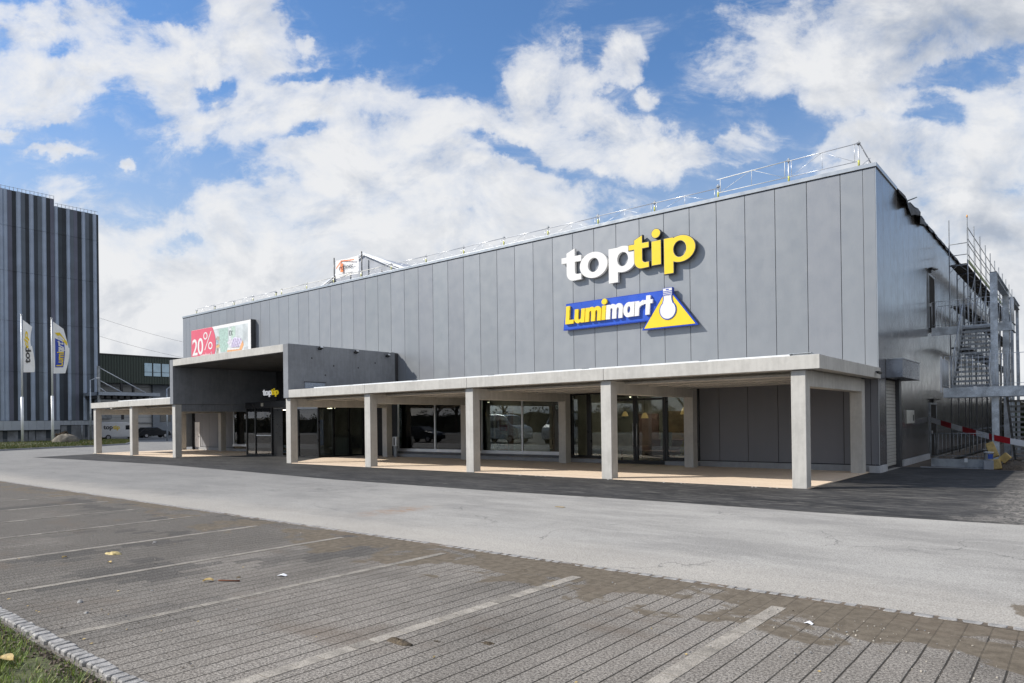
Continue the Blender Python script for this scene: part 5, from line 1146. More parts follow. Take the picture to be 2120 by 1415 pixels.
shrub('brown leafless shrub beside the boulder in front of the tower base', -90.0, 11.6, 0.9, 1.0, 1.5, 900, 0.10, 1, LEAFB)
for i, (x, y, l) in enumerate(((-110.9, 21.5, 'dark shrub by the retaining wall left of the white van'), (-110.7, 29.5, 'dark shrub by the retaining wall right of the white van'), (-110.8, 36, 'dark shrub by the retaining wall behind the street lamp'))): shrub(l, x, y, 0.7, 2.2, 1.0, 700, 0.12, 30 + i)
# verge with grass, kerb, boulder
def strip(name, near, far, z, m):
    mb = MB(); n = len(near)
    mb.add([(x, y, z) for x, y in near] + [(x, y, z) for x, y in far] + [(x, y, -0.05) for x, y in near], [(i, i+1, n+i+1, n+i) for i in range(n-1)] + [(2*n+i, 2*n+i+1, i+1, i) for i in range(n-1)])
    return tag(mb.build(name, m), kind='structure')
near = [(-60.8, -7.5), (-63.0, -1.7), (-65.6, 2.5), (-67.1, 6.8), (-70.7, 11.0), (-80, 15.5), (-88, 19.0)]
far = [(-97.5, -13), (-97.5, -5), (-97.5, 2), (-97.5, 8), (-97.5, 13), (-97.5, 17), (-96.5, 20.0)]
strip('verge', near, far, 0.14, GRASSG)
mb = MB()
for a, b in zip(near[:-1], near[1:]): mb.bar((a[0] + .12, a[1], 0.05), (b[0] + .12, b[1], 0.05), 0.15, 0.16)
tag(mb.build('verge_kerb', CONC_DARK), kind='structure')
BLADE = mat('grass_blades', (0.085, 0.125, 0.022), 0.6, 0, 0.45, 2.5); BLADEY = mat('dry_grass_blades', (0.30, 0.25, 0.11), 0.7, 0, 0.3, 5)
rnd = random.Random(8); mb = MB()
for i in range(9000):
    q = rnd.random() * (len(near) - 1.001); k = int(q); w_ = q - k; a = rnd.random() ** 1.6
    nx = near[k][0] + (near[k+1][0] - near[k][0]) * w_; ny = near[k][1] + (near[k+1][1] - near[k][1]) * w_
    fx = far[k][0] + (far[k+1][0] - far[k][0]) * w_; fy = far[k][1] + (far[k+1][1] - far[k][1]) * w_
    x, y = nx + (fx - nx) * a, ny + (fy - ny) * a; h = rnd.uniform(0.06, 0.20); g = rnd.uniform(-.06, .06)
    mb.add([(x, y - 0.03, 0.13), (x, y + 0.03, 0.13), (x + g, y + g, 0.13 + h)], [(0, 1, 2)], 1 if rnd.random() < 0.25 else 0)
tag(mb.build('verge_grass', [BLADE, BLADEY]), kind='stuff')
rnd = random.Random(14)
b_l = lump(-85.5, 10.4, 0.1, 1.3, 1.35, 1.0, 26, rnd, 0.10)
tag(b_l.build('boulder', mat('boulder_stone', (0.15, 0.135, 0.11), 0.9, 0, 0.35, 1.5, 0.2, 20, 0.6, 8)), 'large brown boulder lying on the grass verge', 'boulder')
# flagpoles and flags
def flagpole(x, y, h, label):
    t = thing('flagpole', label, 'flagpole', (x, y, 0.1), 'white flagpoles on the verge')
    MB().tube((x, y, 0.1), (x, y, 5.6), 0.15, 10).build('lower_pole', WHITEMETAL, t); MB().tube((x, y, 5.602), (x, y, h), 0.11, 10, 0, 0.075).build('upper_pole', WHITEMETAL, t); MB().lathe([(0, 0), (0.12, 0.02), (0.12, 0.10), (0, 0.16)], c=(x, y, h), n=10).build('finial', SILVER, t)
FLAGC = mat('flag_cloth', (0.86, 0.87, 0.88), 0.75, 0, 0.05)
def flag(label, x, y0, z0, z1, wid, texts, lumi):
    t = thing('flag', label, 'flag', (x, y0, z0), 'flags flying at the verge')
    def S(u, v):                                    # u across 0..1, v up 0..1
        ww = wid * (0.82 + 0.18 * math.sin(v * 5.2 + 1.0)) if not lumi else wid * (0.72 + 0.34 * math.sin(v * 3.0 + 0.2))
        return (x + 0.07 * math.sin(u * 5 + v * 7) * u, y0 + ww * u, z0 + (z1 - z0) * v - 0.75 * u * (1.0 if v > 0.5 else -0.12))
    mb = MB(); n, k = 12, 26
    for i in range(n):
        for j in range(k): mb.add([S(i/n, j/k), S((i+1)/n, j/k), S((i+1)/n, (j+1)/k), S(i/n, (j+1)/k)], [(0, 1, 2, 3)], 0, False)
    o = mb.build('cloth', FLAGC, t); sd = o.modifiers.new('Solidify', 'SOLIDIFY'); sd.thickness = 0.015
    def put(txt, v0, v1, u0, u1, m, lift=0.05):
        me = text_mesh(txt, 1.0, 0.01, 0.03); xs = [q.co.x for q in me.vertices]; ys = [q.co.y for q in me.vertices]; ax, bx_, ay, by = min(xs), max(xs), min(ys), max(ys)
        def fn(u, v, tt):
            p = S(u1 + (u0 - u1) * ((v - ay) / (by - ay)), v0 + (v1 - v0) * ((u - ax) / (bx_ - ax))); return (p[0] + lift, p[1], p[2])
        place_mesh(me, 0, 0, fn, 'lettering', m, t)
    def box(u0, u1, v0, v1, m, lift, nm):
        mb = MB(); n = 8
        for i in range(n):
            def P_(u, v): p = S(u, v); return (p[0] + lift, p[1], p[2])
            a, b = v0 + (v1 - v0) * i / n, v0 + (v1 - v0) * (i + 1) / n
            for c in range(4):
                ua, ub = u0 + (u1 - u0) * c / 4, u0 + (u1 - u0) * (c + 1) / 4; mb.quad(P_(ua, a), P_(ub, a), P_(ub, b), P_(ua, b))
        mb.build(nm, m, t)
    if lumi:
        box(0.12, 0.72, 0.12, 0.70, BLUEP, 0.03, 'blue_print'); put('Lumi', 0.14, 0.42, 0.2, 0.66, YELLOWP); put('mart', 0.42, 0.68, 0.24, 0.66, WHITEP)
        mb = MB(); tri_ = [(0.1, 0.80), (0.92, 0.66), (0.98, 0.74), (0.5, 0.86)]
        mb.add([tuple(Vector(S(u, v)) + Vector((0.06, 0, 0))) for u, v in tri_], [(0, 1, 2, 3)]); mb.build('triangle_print', YELLOWP, t)
        mb = MB(); mb.add([tuple(Vector(S(0.5 + 0.16 * math.cos(a / 8 * math.pi), 0.76 + 0.035 * math.sin(a / 8 * math.pi))) + Vector((0.075, 0, 0))) for a in range(16)], [list(range(16))]); mb.build('bulb_print', WHITEP, t)
    else:
        put('top', 0.17, 0.50, 0.15, 0.80, BLACKP); put('tip', 0.50, 0.84, 0.15, 0.80, YELLOWP)
flagpole(-93.6, 8.35, 15.55, 'left white flagpole on the verge, carrying the toptip flag'); flagpole(-89.0, 10.14, 14.8, 'right white flagpole on the verge, carrying the blue Lumimart flag')
flag('white toptip flag with black and yellow letters on the left pole', -93.6, 8.5, 8.6, 15.0, 1.22, None, False)
flag('white flag with upright blue Lumimart print on the right pole', -89.0, 10.28, 8.3, 14.5, 1.6, None, True)
# street lamps
def lamp(x, y, h, arm, label):
    t = thing('street_lamp', label, 'street lamp', (x, y, 0), 'slim grey street lamps')
    MB().tube((x, y, 0), (x, y, h), 0.13, 8, 0, 0.07).build('pole', GALV, t)
    MB().tube((x, y, h - 0.05), (x, y + arm * 0.8, h + 0.25), 0.05, 6).build('arm', GALV, t); MB().bar((x, y + arm * 0.75, h + 0.27), (x, y + arm * 1.25, h + 0.30), 0.28, 0.12).build('lamp_head', SILVER, t)
lamp(-90.0, 14.6, 7.75, 0.8, 'leaning slim street lamp before the tower corner left of the short canopy'); lamp(-85.0, 21.75, 6.65, 0.5, 'street lamp seen between the short canopy and the portal column')
tag(MB().tube((-90.0, 13.62, 0.1), (-90.0, 13.62, 2.15), 0.06, 6).build('sign_post', GALVD), 'thin bare metal post at the verge left of the leaning street lamp', 'post')
# overhead wires
for (ya, za, yb, zb, l) in ((36.0, 24.6, 62.0, 19.6, 'upper overhead wire in the sky beside the tower'), (36.0, 20.8, 62.0, 16.2, 'lower overhead wire in the sky beside the tower')):
    mb = MB(); pts = [(-150, ya + (yb - ya) * i / 12, za + (zb - za) * i / 12 - 0.5 * math.sin(math.pi * i / 12)) for i in range(13)]
    mb.path(pts, 0.022, 4); tag(mb.build('overhead_wire', DARKGAP), l, 'wire', 'overhead wires')

# ------------------------------------------------------------------ vehicles (local x forward, origin on the ground)
TYRE = mat('tyre_rubber', (0.02, 0.02, 0.021), 0.8); RIM = mat('wheel_rim', (0.4, 0.4, 0.42), 0.35, 0.6); VWHITE = mat('white_car_paint', (0.72, 0.73, 0.74), 0.25, 0, 0.03); VGREY = mat('silver_car_paint', (0.38, 0.40, 0.43), 0.25, 0.5, 0.05); VDARK = mat('dark_car_paint', (0.018, 0.02, 0.025), 0.2, 0.2, 0.1); LAMPG = mat('headlight_glass', (0.65, 0.66, 0.68), 0.1, 0.3)
def vehicle(name, label, cat, prof, wid, wheels, wr, wins, wind, paint, loc, rz, group=None):
    t = thing(name, label, cat, loc, group, wc=False, rz=rz); h = wid / 2
    MB().prism(prof, lambda u, v, q: (u, q, v), -h, h).build('body', paint, t, bevel=0.07, world=False)
    for s in (-1, 1):
        for x in wheels:
            wq = MB().tube((x, s * (h - 0.20), wr), (x, s * (h + 0.015), wr), wr, 20).build('wheel', TYRE, t, world=False); MB().tube((x, s * (h + 0.016), wr), (x, s * (h + 0.03), wr), wr * 0.62, 14).build('rim', RIM, wq, world=False)
        for pl in wins: MB().prism(pl, lambda u, v, q: (u, q, v), s * (h + 0.001), s * (h + 0.012)).build('side_window', DARKGLASS, t, world=False)
        x1 = max(x for x, z in prof); MB().bar((x1 - 0.12, s * (h - 0.3), 0.78), (x1 + 0.02, s * (h - 0.3), 0.78), 0.34, 0.18).build('headlight', LAMPG, t, world=False)
    (xa, za), (xb, zb) = wind; nx, nz = (zb - za), (xa - xb); L = math.hypot(nx, nz); nx, nz = nx / L * 0.015, nz / L * 0.015
    mb = MB(); mb.add([(xa + nx, -h + .12, za + nz), (xa + nx, h - .12, za + nz), (xb + nx, h - .2, zb + nz), (xb + nx, -h + .2, zb + nz), (xa - nx, -h + .12, za - nz), (xa - nx, h - .12, za - nz), (xb - nx, h - .2, zb - nz), (xb - nx, -h + .2, zb - nz)], [(0,1,2,3),(7,6,5,4),(0,4,5,1),(1,5,6,2),(2,6,7,3),(3,7,4,0)]); mb.build('windscreen', DARKGLASS, t, world=False)
    return t
VAN = [(-2.75, 0.35), (-2.78, 1.2), (-2.72, 2.35), (-2.6, 2.5), (0.6, 2.52), (1.25, 2.40), (2.0, 1.62), (2.72, 1.35), (2.86, 1.05), (2.86, 0.35)]
VANW = [[(0.55, 1.42), (0.55, 2.05), (1.15, 2.05), (1.62, 1.5), (1.62, 1.42)]]
v = vehicle('delivery_van', 'white delivery van with toptip lettering parked behind the short canopy', 'van', VAN, 2.0, (-1.8, 1.9), 0.36, VANW, ((2.0, 1.64), (1.27, 2.38)), VWHITE, (-103.0, 22.9, 0), R(90))
for txt, xa, xb, m in (('top', -2.45, -1.20, BLACKP), ('tip', -1.18, -0.25, YELLOWP)):
    me = text_mesh(txt, 1.0, 0.008, 0.035); xs = [q.co.x for q in me.vertices]; ax, bx_ = min(xs), max(xs); ys = [q.co.y for q in me.vertices]; ay, by = min(ys), max(ys)
    place_mesh(me, 0, 0, lambda u, v_, q: (xa + (xb - xa) * (u - ax) / (bx_ - ax), -1.012 + q * -0.5, 1.30 + 0.75 * (v_ - ay) / (by - ay)), 'lettering', m, v)
CAR = [(-2.1, 0.3), (-2.15, 0.85), (-1.95, 1.05), (-1.45, 1.48), (0.25, 1.52), (1.0, 1.08), (1.95, 0.92), (2.15, 0.65), (2.15, 0.3)]
CARW = [[(-1.6, 1.08), (-1.30, 1.40), (-0.65, 1.42), (-0.65, 1.08)], [(-0.55, 1.08), (-0.55, 1.42), (0.2, 1.42), (0.8, 1.08)]]
vehicle('parked_car', 'dark estate car parked in front of the white toptip van', 'car', CAR, 1.78, (-1.3, 1.35), 0.32, CARW, ((0.98, 1.10), (0.28, 1.50)), VDARK, (-98.0, 25.6, 0.2), R(90))
# cars standing to the left of the camera, seen mirrored in the shop windows
VW2 = [[(-2.2, 1.35), (-2.2, 2.0), (-1.0, 2.0), (-1.0, 1.35)], [(-0.9, 1.35), (-0.9, 2.0), (0.45, 2.0), (0.45, 1.35)]] + VANW
vehicle('parked_van', 'silver van mirrored in the left pane of the wide shop window', 'van', VAN, 2.0, (-1.8, 1.9), 0.36, VW2, ((2.0, 1.64), (1.27, 2.38)), VGREY, (-34.6, -14.9, 0), R(3), 'vehicles mirrored in the shop windows')
vehicle('parked_van', 'white van mirrored in the right pane of the wide shop window', 'van', VAN, 2.0, (-1.8, 1.9), 0.36, VW2, ((2.0, 1.64), (1.27, 2.38)), VWHITE, (-29.0, -17.0, 0), R(80), 'vehicles mirrored in the shop windows')
vehicle('parked_car', 'dark car mirrored in the shop window right of the entrance', 'car', CAR, 1.78, (-1.3, 1.35), 0.32, CARW, ((0.98, 1.10), (0.28, 1.50)), VDARK, (-44.0, -14.0, 0), R(-8), 'vehicles mirrored in the shop windows')
# bare trees and scrub across the road, seen only as reflections
def bare_tree(seed, h):
    rnd = random.Random(seed); mb = MB(); tw_ = MB()
    def grow(p, d, L, r, lev):
        q = p + d * L; (mb if lev < 2 else tw_).tube(p, q, r, 6 if lev < 2 else 4, 0, r * 0.68)
        if lev >= 5: return
        for _ in range(3 if lev else 5):
            nd = (d + Vector((rnd.uniform(-1, 1), rnd.uniform(-1, 1), rnd.uniform(-0.25, 0.8))) * 0.75).normalized(); grow(q if rnd.random() < 0.6 else p + d * L * rnd.uniform(0.5, 1), nd, L * rnd.uniform(0.55, 0.8), r * 0.6, lev + 1)
    grow(Vector((0, 0, 0)), Vector((0, 0, 1)), h * 0.28, h * 0.022, 0)
    return mb, tw_
tr0 = thing('bare_tree', 'bare leafless tree across the car park, mirrored in the shop windows', 'tree', (-60, -58, 0), 'bare trees mirrored in the shop windows', wc=False)
a_, b_m = bare_tree(5, 13); a_.build('trunk', BARK, tr0, world=False); b_m.build('crown', BARK, tr0, world=False)
rnd = random.Random(9)
for x in (-150, -128, -112, -95, -84, -72, -50, -40, -28, -16, -4, 8): copy_thing(tr0, (x + rnd.uniform(-3, 3), -58 + rnd.uniform(-8, 8), 0), rnd.uniform(0, 6))
mb = MB(); rnd = random.Random(12)
for i in range(95):
    hh = rnd.uniform(1.6, 2.7); leaves(mb, (-190 + i * 2.3, -66 + rnd.uniform(-4, 4), hh), (2.4, 2.4, hh), 170, 0.28, rnd)
for i in range(34):                                   # unseen hedge added to the east to darken the side wall's reflection
    hh = rnd.uniform(2.5, 4.2); leaves(mb, (23 + rnd.uniform(-1, 1), -4 + i * 2.1, hh * 0.85), (1.8, 2.2, hh), 170, 0.34, rnd)
for i in range(26):                                   # and behind the yard
    hh = rnd.uniform(1.6, 2.9); leaves(mb, (-1.0 + i * 1.6, 52 + rnd.uniform(-2, 2), hh * 0.85), (2.0, 2.0, hh), 170, 0.30, rnd)
def core(pts, wv, h):
    for (xa, ya), (xb, yb) in zip(pts[:-1], pts[1:]):
        d = Vector((xb - xa, yb - ya, 0)).normalized(); nx, ny = -d.y * wv, d.x * wv; k = rnd.uniform(0.82, 1.08) * h; k2 = rnd.uniform(0.82, 1.08) * h
        mb.add([(xa - nx, ya - ny, 0), (xa + nx, ya + ny, 0), (xa + nx * .5, ya + ny * .5, k), (xa - nx * .5, ya - ny * .5, k), (xb - nx, yb - ny, 0), (xb + nx, yb + ny, 0), (xb + nx * .5, yb + ny * .5, k2), (xb - nx * .5, yb - ny * .5, k2)], [(0, 1, 2, 3), (7, 6, 5, 4), (1, 5, 6, 2), (4, 0, 3, 7), (3, 2, 6, 7)])
core([(-195 + 2.6 * i, -66 + rnd.uniform(-.6, .6)) for i in range(88)], 2.4, 3.3); core([(23.4, -6 + 2.2 * i) for i in range(36)], 1.5, 5.2); core([(-1.0 + 1.7 * i, 53.0) for i in range(26)], 1.3, 3.2)
tag(mb.build('far_scrub', mat('scrub', (0.075, 0.068, 0.042), 0.9, 0, 0.4, 0.6)), kind='stuff')
# shrubs and a pale shed behind the staircase at the right edge
for i, (x, y, r, h, l) in enumerate(((5.2, 44, 2.0, 4.2, 'green shrub behind the distant scaffold, nearest the store'), (9.5, 46, 2.6, 5.0, 'taller green shrub behind the distant scaffold at the right edge'), (3.0, 40, 1.3, 2.4, 'low shrub behind the staircase beside the store wall'))): shrub(l, x, y, r, r, h, 2200, 0.14, 50 + i)

# ================================================================== shop interior objects (behind the glass)
GLOW = mat('lit_lamp_glass', (0.9, 0.7, 0.4), 0.5, emit=(1.0, 0.62, 0.25), estr=16.0); GLOWW = mat('lit_spot', (0.9, 0.85, 0.7), 0.5, emit=(1.0, 0.85, 0.6), estr=9.0)
SHADEL = mat('glowing_lamp_shade', (0.5, 0.36, 0.16), 0.6, emit=(1.0, 0.60, 0.22), estr=0.35)
def pendant(x, y, z, r, label):
    t = thing('pendant_lamp', label, 'lamp', (x, y, z), 'lit lamps hanging in the shop')
    MB().tube((x, y, z + r), (x, y, 3.17), 0.01, 5).build('cord', DARKGAP, t); MB().lathe([(0.0, r), (r * .35, r * .95), (r * 0.8, r * 0.2), (r, -r * 0.5), (r * 0.95, -r * 0.5), (r * .7, r * .1), (0, r * .8)], c=(x, y, z), n=14).build('shade', SHADEL, t); MB().lathe([(0, r * 0.3), (r * .4, 0), (0, -r * 0.35)], c=(x, y, z), n=10).build('bulb', GLOW, t)
for x, y, z, r, l in ((-9.35, 9.0, 2.05, 0.17, 'warm lit lamp hanging behind the left leaf of the glass door'), (-8.1, 10.6, 2.25, 0.26, 'warm lit lamp hanging behind the right leaf of the glass door'), (-6.3, 8.6, 1.75, 0.12, 'warm lit lamp hanging in the window beside the glass door'), (-10.6, 9.4, 2.15, 0.15, 'warm lit lamp hanging behind the black-framed side window'), (-20.0, 10.0, 2.3, 0.16, 'warm lit lamp hanging in the window right of the ashtray')): pendant(x, y, z, r, l)
spots = thing('ceiling_spots', 'row of small lit ceiling spotlights inside the shop', 'spotlights', (-14, 9, 3.1))
for i, x in enumerate((-23, -21.6, -20.2, -19, -16.8, -15.6, -14.2, -13.2, -11, -9.6, -8.1, -6.8, -29.5, -31.5, -33)):
    for y in (8.2, 10.6): s_ = MB().tube((x, y, 3.02), (x, y, 3.17), 0.05, 8).build('spot', BLACKFRAME, spots); MB().tube((x, y, 3.0), (x, y, 3.018), 0.042, 8).build('lens', GLOWW, s_)
for i, (x, y, w_, h0, h1, c) in enumerate(((-8.9, 11.4, 1.2, 0.4, 2.3, (0.24, 0.17, 0.11)), (-7.2, 12.2, 1.0, 0.3, 2.6, (0.30, 0.26, 0.20)), (-10.9, 12.0, 1.3, 0.5, 2.2, (0.13, 0.07, 0.065)), (-14.6, 12.6, 1.8, 0.3, 2.4, (0.10, 0.16, 0.20)), (-16.4, 12.2, 1.0, 0.2, 2.0, (0.45, 0.40, 0.30)), (-20.6, 12.4, 1.6, 0.3, 2.3, (0.36, 0.22, 0.10)), (-22.6, 12.8, 1.2, 0.2, 2.5, (0.30, 0.32, 0.34)), (-38.0, 11.5, 1.6, 0.3, 2.2, (0.06, 0.10, 0.26)))):
    MB().box(x - w_ / 2, x + w_ / 2, y, y + 0.08, h0, h1).build('display_panel', mat('display_panel_%d' % i, c, 0.7, 0, 0.35, 2.5), store)
dr = thing('drawer_stack', 'cream stack of slim storage drawers behind the window beside the front column', 'drawers', (-19.3, 7.5, 0.06))
z = 0.06; CREAM = mat('cream_drawers', (0.55, 0.55, 0.44), 0.5)
MB().box(-19.66, -18.94, 7.32, 7.78, 0.06, 0.42).build('plinth', INTD, dr)
for i in range(9): MB().box(-19.63, -18.97, 7.3, 7.75, 0.43 + 0.125 * i, 0.54 + 0.125 * i).build('drawer', CREAM, dr)
cu_ = thing('curtain', 'dark purple curtain hanging at the right end of the wide shop window', 'curtain', (-12.8, 7.2, 0.06))
mb = MB(); mb.prism([(-13.25 + 0.03 * i, 7.2 + 0.035 * math.sin(i * 1.3)) for i in range(28)] + [(-12.44 - 0.03 * i, 7.25 + 0.035 * math.sin((27 - i) * 1.3)) for i in range(28)], lambda u, v, q: (u, v, q), 0.1, 3.1); mb.build('cloth', mat('purple_cloth', (0.07, 0.012, 0.03), 0.8), cu_)
me = text_mesh('to', 0.36, 0.006, 0.012); place_mesh(me, -12.98, 2.45, wallfn(7.13), 'lettering', WHITEP, cu_)
def plain(name, label, cat, mb, m, **k): return tag(mb.build(name, m, **k), label, cat)
t = thing('sofa', 'dark red sofa standing inside behind the glass door', 'sofa', (-8.4, 9.2, 0.06)); RS = mat('red_fabric', (0.13, 0.045, 0.045), 0.8)
MB().box(-9.5, -7.4, 8.9, 9.8, 0.15, 0.5).build('seat', RS, t, bevel=0.05); MB().box(-9.5, -7.4, 9.82, 10.05, 0.15, 1.0).build('backrest', RS, t, bevel=0.05)
for x in (-9.62, -7.38): MB().box(x - 0.1, x + 0.1, 8.9, 9.9, 0.15, 0.7).build('armrest', RS, t, bevel=0.04)
t = thing('poster_stand', 'pale poster stand inside behind the right leaf of the glass door', 'stand', (-7.75, 7.9, 0.06)); MB().bar((-7.75, 7.9, 0.75), (-7.75, 8.0, 1.35), 0.5, 0.03).build('poster', mat('pale_poster', (0.6, 0.58, 0.52), 0.6), t); MB().bar((-7.75, 7.98, 0.06), (-7.75, 8.02, 0.8), 0.04, 0.04).build('leg', BLACKFRAME, t)
plain('yellow_vase', 'yellow vase standing in the window right of the glass door', 'vase', MB().lathe([(0, 0), (0.14, 0.02), (0.2, 0.2), (0.15, 0.42), (0.07, 0.5), (0.09, 0.58), (0.0, 0.57)], c=(-6.75, 7.6, 0.42), n=16), mat('yellow_ceramic', (0.6, 0.4, 0.03), 0.4))
plain('display_block', 'white display block carrying the yellow vase', 'block', MB().box(-7.05, -6.4, 7.35, 7.95, 0.06, 0.415), mat('white_block', (0.5, 0.5, 0.5), 0.6))
t = thing('table', 'low wooden table behind the black-framed side window', 'table', (-10.6, 8.3, 0.06)); WD = mat('brown_wood', (0.16, 0.09, 0.05), 0.5)
MB().box(-11.3, -10.2, 8.0, 8.6, 0.5, 0.55).build('tabletop', WD, t)
for x in (-11.2, -10.3):
    for y in (8.05, 8.55): MB().box(x - 0.03, x + 0.03, y - 0.03, y + 0.03, 0.06, 0.498).build('leg', WD, t)
plain('white_box', 'pale storage box on the floor behind the black-framed side window', 'box', MB().prism([(-11.15, 0.4), (-10.35, 0.4), (-10.3, 0.62), (-11.2, 0.62)], lambda u, v, q: (u, q, v), 7.4, 7.75), mat('pale_box', (0.45, 0.47, 0.45), 0.6))
t = thing('shelf_unit', 'tall dark shelf unit at the left end of the wide shop window', 'shelf', (-17.0, 8.2, 0.06))
for x in (-17.4, -16.6): MB().box(x - 0.03, x + 0.03, 8.0, 8.4, 0.06, 2.6).build('side_panel', WD, t)
for z in (0.4, 0.9, 1.4, 1.9, 2.4): MB().box(-17.36, -16.64, 8.0, 8.4, z, z + 0.03).build('shelf', WD, t)
for i, (z, c) in enumerate(((0.43, (0.4, 0.05, 0.05)), (0.93, (0.5, 0.5, 0.45)), (1.43, (0.35, 0.06, 0.06)))): tag(MB().box(-17.2, -16.85, 8.05, 8.3, z + 0.001, z + 0.3).build('gift_box', mat('gift_box_%d' % i, c, 0.6)), ('red gift box on the lowest shelf of the dark unit', 'pale gift box on the second shelf of the dark unit', 'red gift box on the middle shelf of the dark unit')[i], 'box', 'boxes on the dark shelf unit')
t = thing('floor_lamp', 'slanting tripod floor lamp behind the window right of the ashtray', 'lamp', (-20.3, 7.8, 0.06)); MB().bar((-20.5, 7.8, 2.5), (-20.0, 7.8, 0.06), 0.06, 0.06).build('leg', mat('pale_wood', (0.35, 0.30, 0.22), 0.6), t); MB().bar((-20.45, 7.85, 2.4), (-20.6, 7.95, 0.06), 0.05, 0.05).build('leg', mat('pale_wood2', (0.35, 0.30, 0.22), 0.6), t); MB().lathe([(0.14, 0), (0.22, -0.3)], c=(-20.5, 7.8, 2.75), n=14).build('lamp_shade', mat('brown_shade', (0.3, 0.16, 0.06), 0.7), t)
t = thing('armchair', 'teal armchair behind the right pane of the wide shop window', 'armchair', (-13.9, 8.6, 0.06)); TE = mat('teal_fabric', (0.03, 0.12, 0.14), 0.8); MB().box(-14.3, -13.5, 8.3, 9.0, 0.2, 0.55).build('seat', TE, t, bevel=0.04); MB().box(-14.3, -13.5, 9.02, 9.2, 0.2, 1.25).build('backrest', TE, t, bevel=0.04)

# ================================================================== FOREGROUND: lawn corner and litter
tag(MB().box(-9, 4.6, -24, -17.22, -0.05, 0.015).build('lawn_soil', GRASSG), kind='structure')
rnd = random.Random(31); mb = MB()
for i in range(30000):
    x, y = rnd.uniform(-4.2, 1.6), -17.235 - abs(rnd.random()) * 1.9
    cl_ = math.sin(x * 5.1 + 1.3 * math.sin(y * 4.7)) + math.sin(y * 7.3 + x * 2.1)
    if cl_ < -0.9 and rnd.random() < 0.72: continue
    if y > -17.40 and rnd.random() < 0.55: continue
    h = rnd.uniform(0.025, 0.075) * (1.1 if cl_ > 0.4 else 0.8); a = rnd.uniform(0, 6.28); w_ = rnd.uniform(0.0025, 0.0045); l = rnd.uniform(0.1, 0.9) * h
    ca, sa = math.cos(a), math.sin(a); dx, dy = math.cos(a + 1.2) * l, math.sin(a + 1.2) * l
    r_ = rnd.random(); m_ = 2 if r_ < 0.13 else (1 if r_ < 0.45 else 0)
    mb.add([(x - ca * w_, y - sa * w_, 0.012), (x + ca * w_, y + sa * w_, 0.012), (x + ca * w_ * .7 + dx * .45, y + sa * w_ * .7 + dy * .45, 0.012 + h * .62), (x - ca * w_ * .7 + dx * .45, y - sa * w_ * .7 + dy * .45, 0.012 + h * .62), (x + dx, y + dy, 0.012 + h)], [(0, 1, 2, 3), (3, 2, 4)], m_)
tag(mb.build('lawn_grass', [mat('lawn_blades', (0.15, 0.225, 0.035), 0.55, 0, 0.4, 6), mat('lawn_blades_light', (0.27, 0.34, 0.07), 0.55, 0, 0.35, 6), BLADEY]), kind='stuff')
mb = MB()
for i in range(900):
    x, y = rnd.uniform(-4, 1.6), -17.23 - abs(rnd.gauss(0, 0.10)); s = rnd.uniform(0.006, 0.022); mb.bar((x, y, 0.01), (x + rnd.uniform(-s, s), y + rnd.uniform(-s, s), 0.012 + s), s, s * 0.7)
tag(mb.build('soil_crumbs', EARTH), kind='stuff')
LEAFD = mat('dry_leaf_skin', (0.45, 0.33, 0.13), 0.7, 0, 0.3, 20)
def dry_leaf(x, y, z, s, a, label):
    mb = MB(); n = 8; ca, sa = math.cos(a), math.sin(a)
    up_, lo_ = [], []
    for i in range(n + 1):
        q = i / n; w_ = s * 0.32 * math.sin(math.pi * q) ** 0.8; u = s * (q - 0.5); zz = z + 0.015 + 0.12 * s * math.sin(q * 3) 
        up_.append((x + u * ca - w_ * sa, y + u * sa + w_ * ca, zz + 0.10 * s)); lo_.append((x + u * ca + w_ * sa, y + u * sa - w_ * ca, zz + 0.05 * s * math.sin(q * 5)))
    mid = [(x + s * (i / n - 0.5) * ca, y + s * (i / n - 0.5) * sa, z + 0.008 + 0.12 * s * math.sin(i / n * 3)) for i in range(n + 1)]
    for i in range(n): mb.quad(up_[i], up_[i+1], mid[i+1], mid[i]); mb.quad(mid[i], mid[i+1], lo_[i+1], lo_[i])
    o = mb.build('dry_leaf', LEAFD); sd = o.modifiers.new('Solidify', 'SOLIDIFY'); sd.thickness = 0.002
    return tag(o, label, 'leaf', 'dry leaves lying about')
dry_leaf(-0.50, -17.56, 0.045, 0.15, 0.5, 'large pale dry leaf lying on the lawn corner'); dry_leaf(-2.10, -15.09, 0, 0.12, 1.0, 'crumpled yellow leaf beside the rusty rod on the paving'); dry_leaf(-5.3, -15.6, 0, 0.08, 2.0, 'small tan leaf near the flat yellow scrap')
dry_leaf(-1.7, -17.36, 0.03, 0.09, 2.6, 'small dry leaf in the soil beside the cobble edge'); dry_leaf(-4.35, -15.35, 0, 0.07, 0.2, 'small dry leaf right of the flat yellow scrap')
def clod(x, y, rx, ry, h, seed, m, name, label, cat, group=None): return tag(lump(x, y, 0, rx, ry, h, 14, random.Random(seed), 0.3).build(name, m), label, cat, group)
DIRT = mat('dry_clod', (0.075, 0.058, 0.038), 0.95, 0, 0.5, 14, 0.4, 60, 0.8, 30)
clod(1.52, -15.24, 0.17, 0.055, 0.045, 3, DIRT, 'dirt_clod', 'longest dark clod of earth and roots on the paving', 'clod', 'clods on the paving'); clod(1.77, -15.03, 0.085, 0.05, 0.022, 4, DIRT, 'dirt_clod', 'small flat clod just right of the longest one', 'clod', 'clods on the paving'); clod(2.17, -14.80, 0.075, 0.05, 0.03, 5, DIRT, 'dirt_clod', 'round dark clod farthest right on the paving', 'clod', 'clods on the paving')
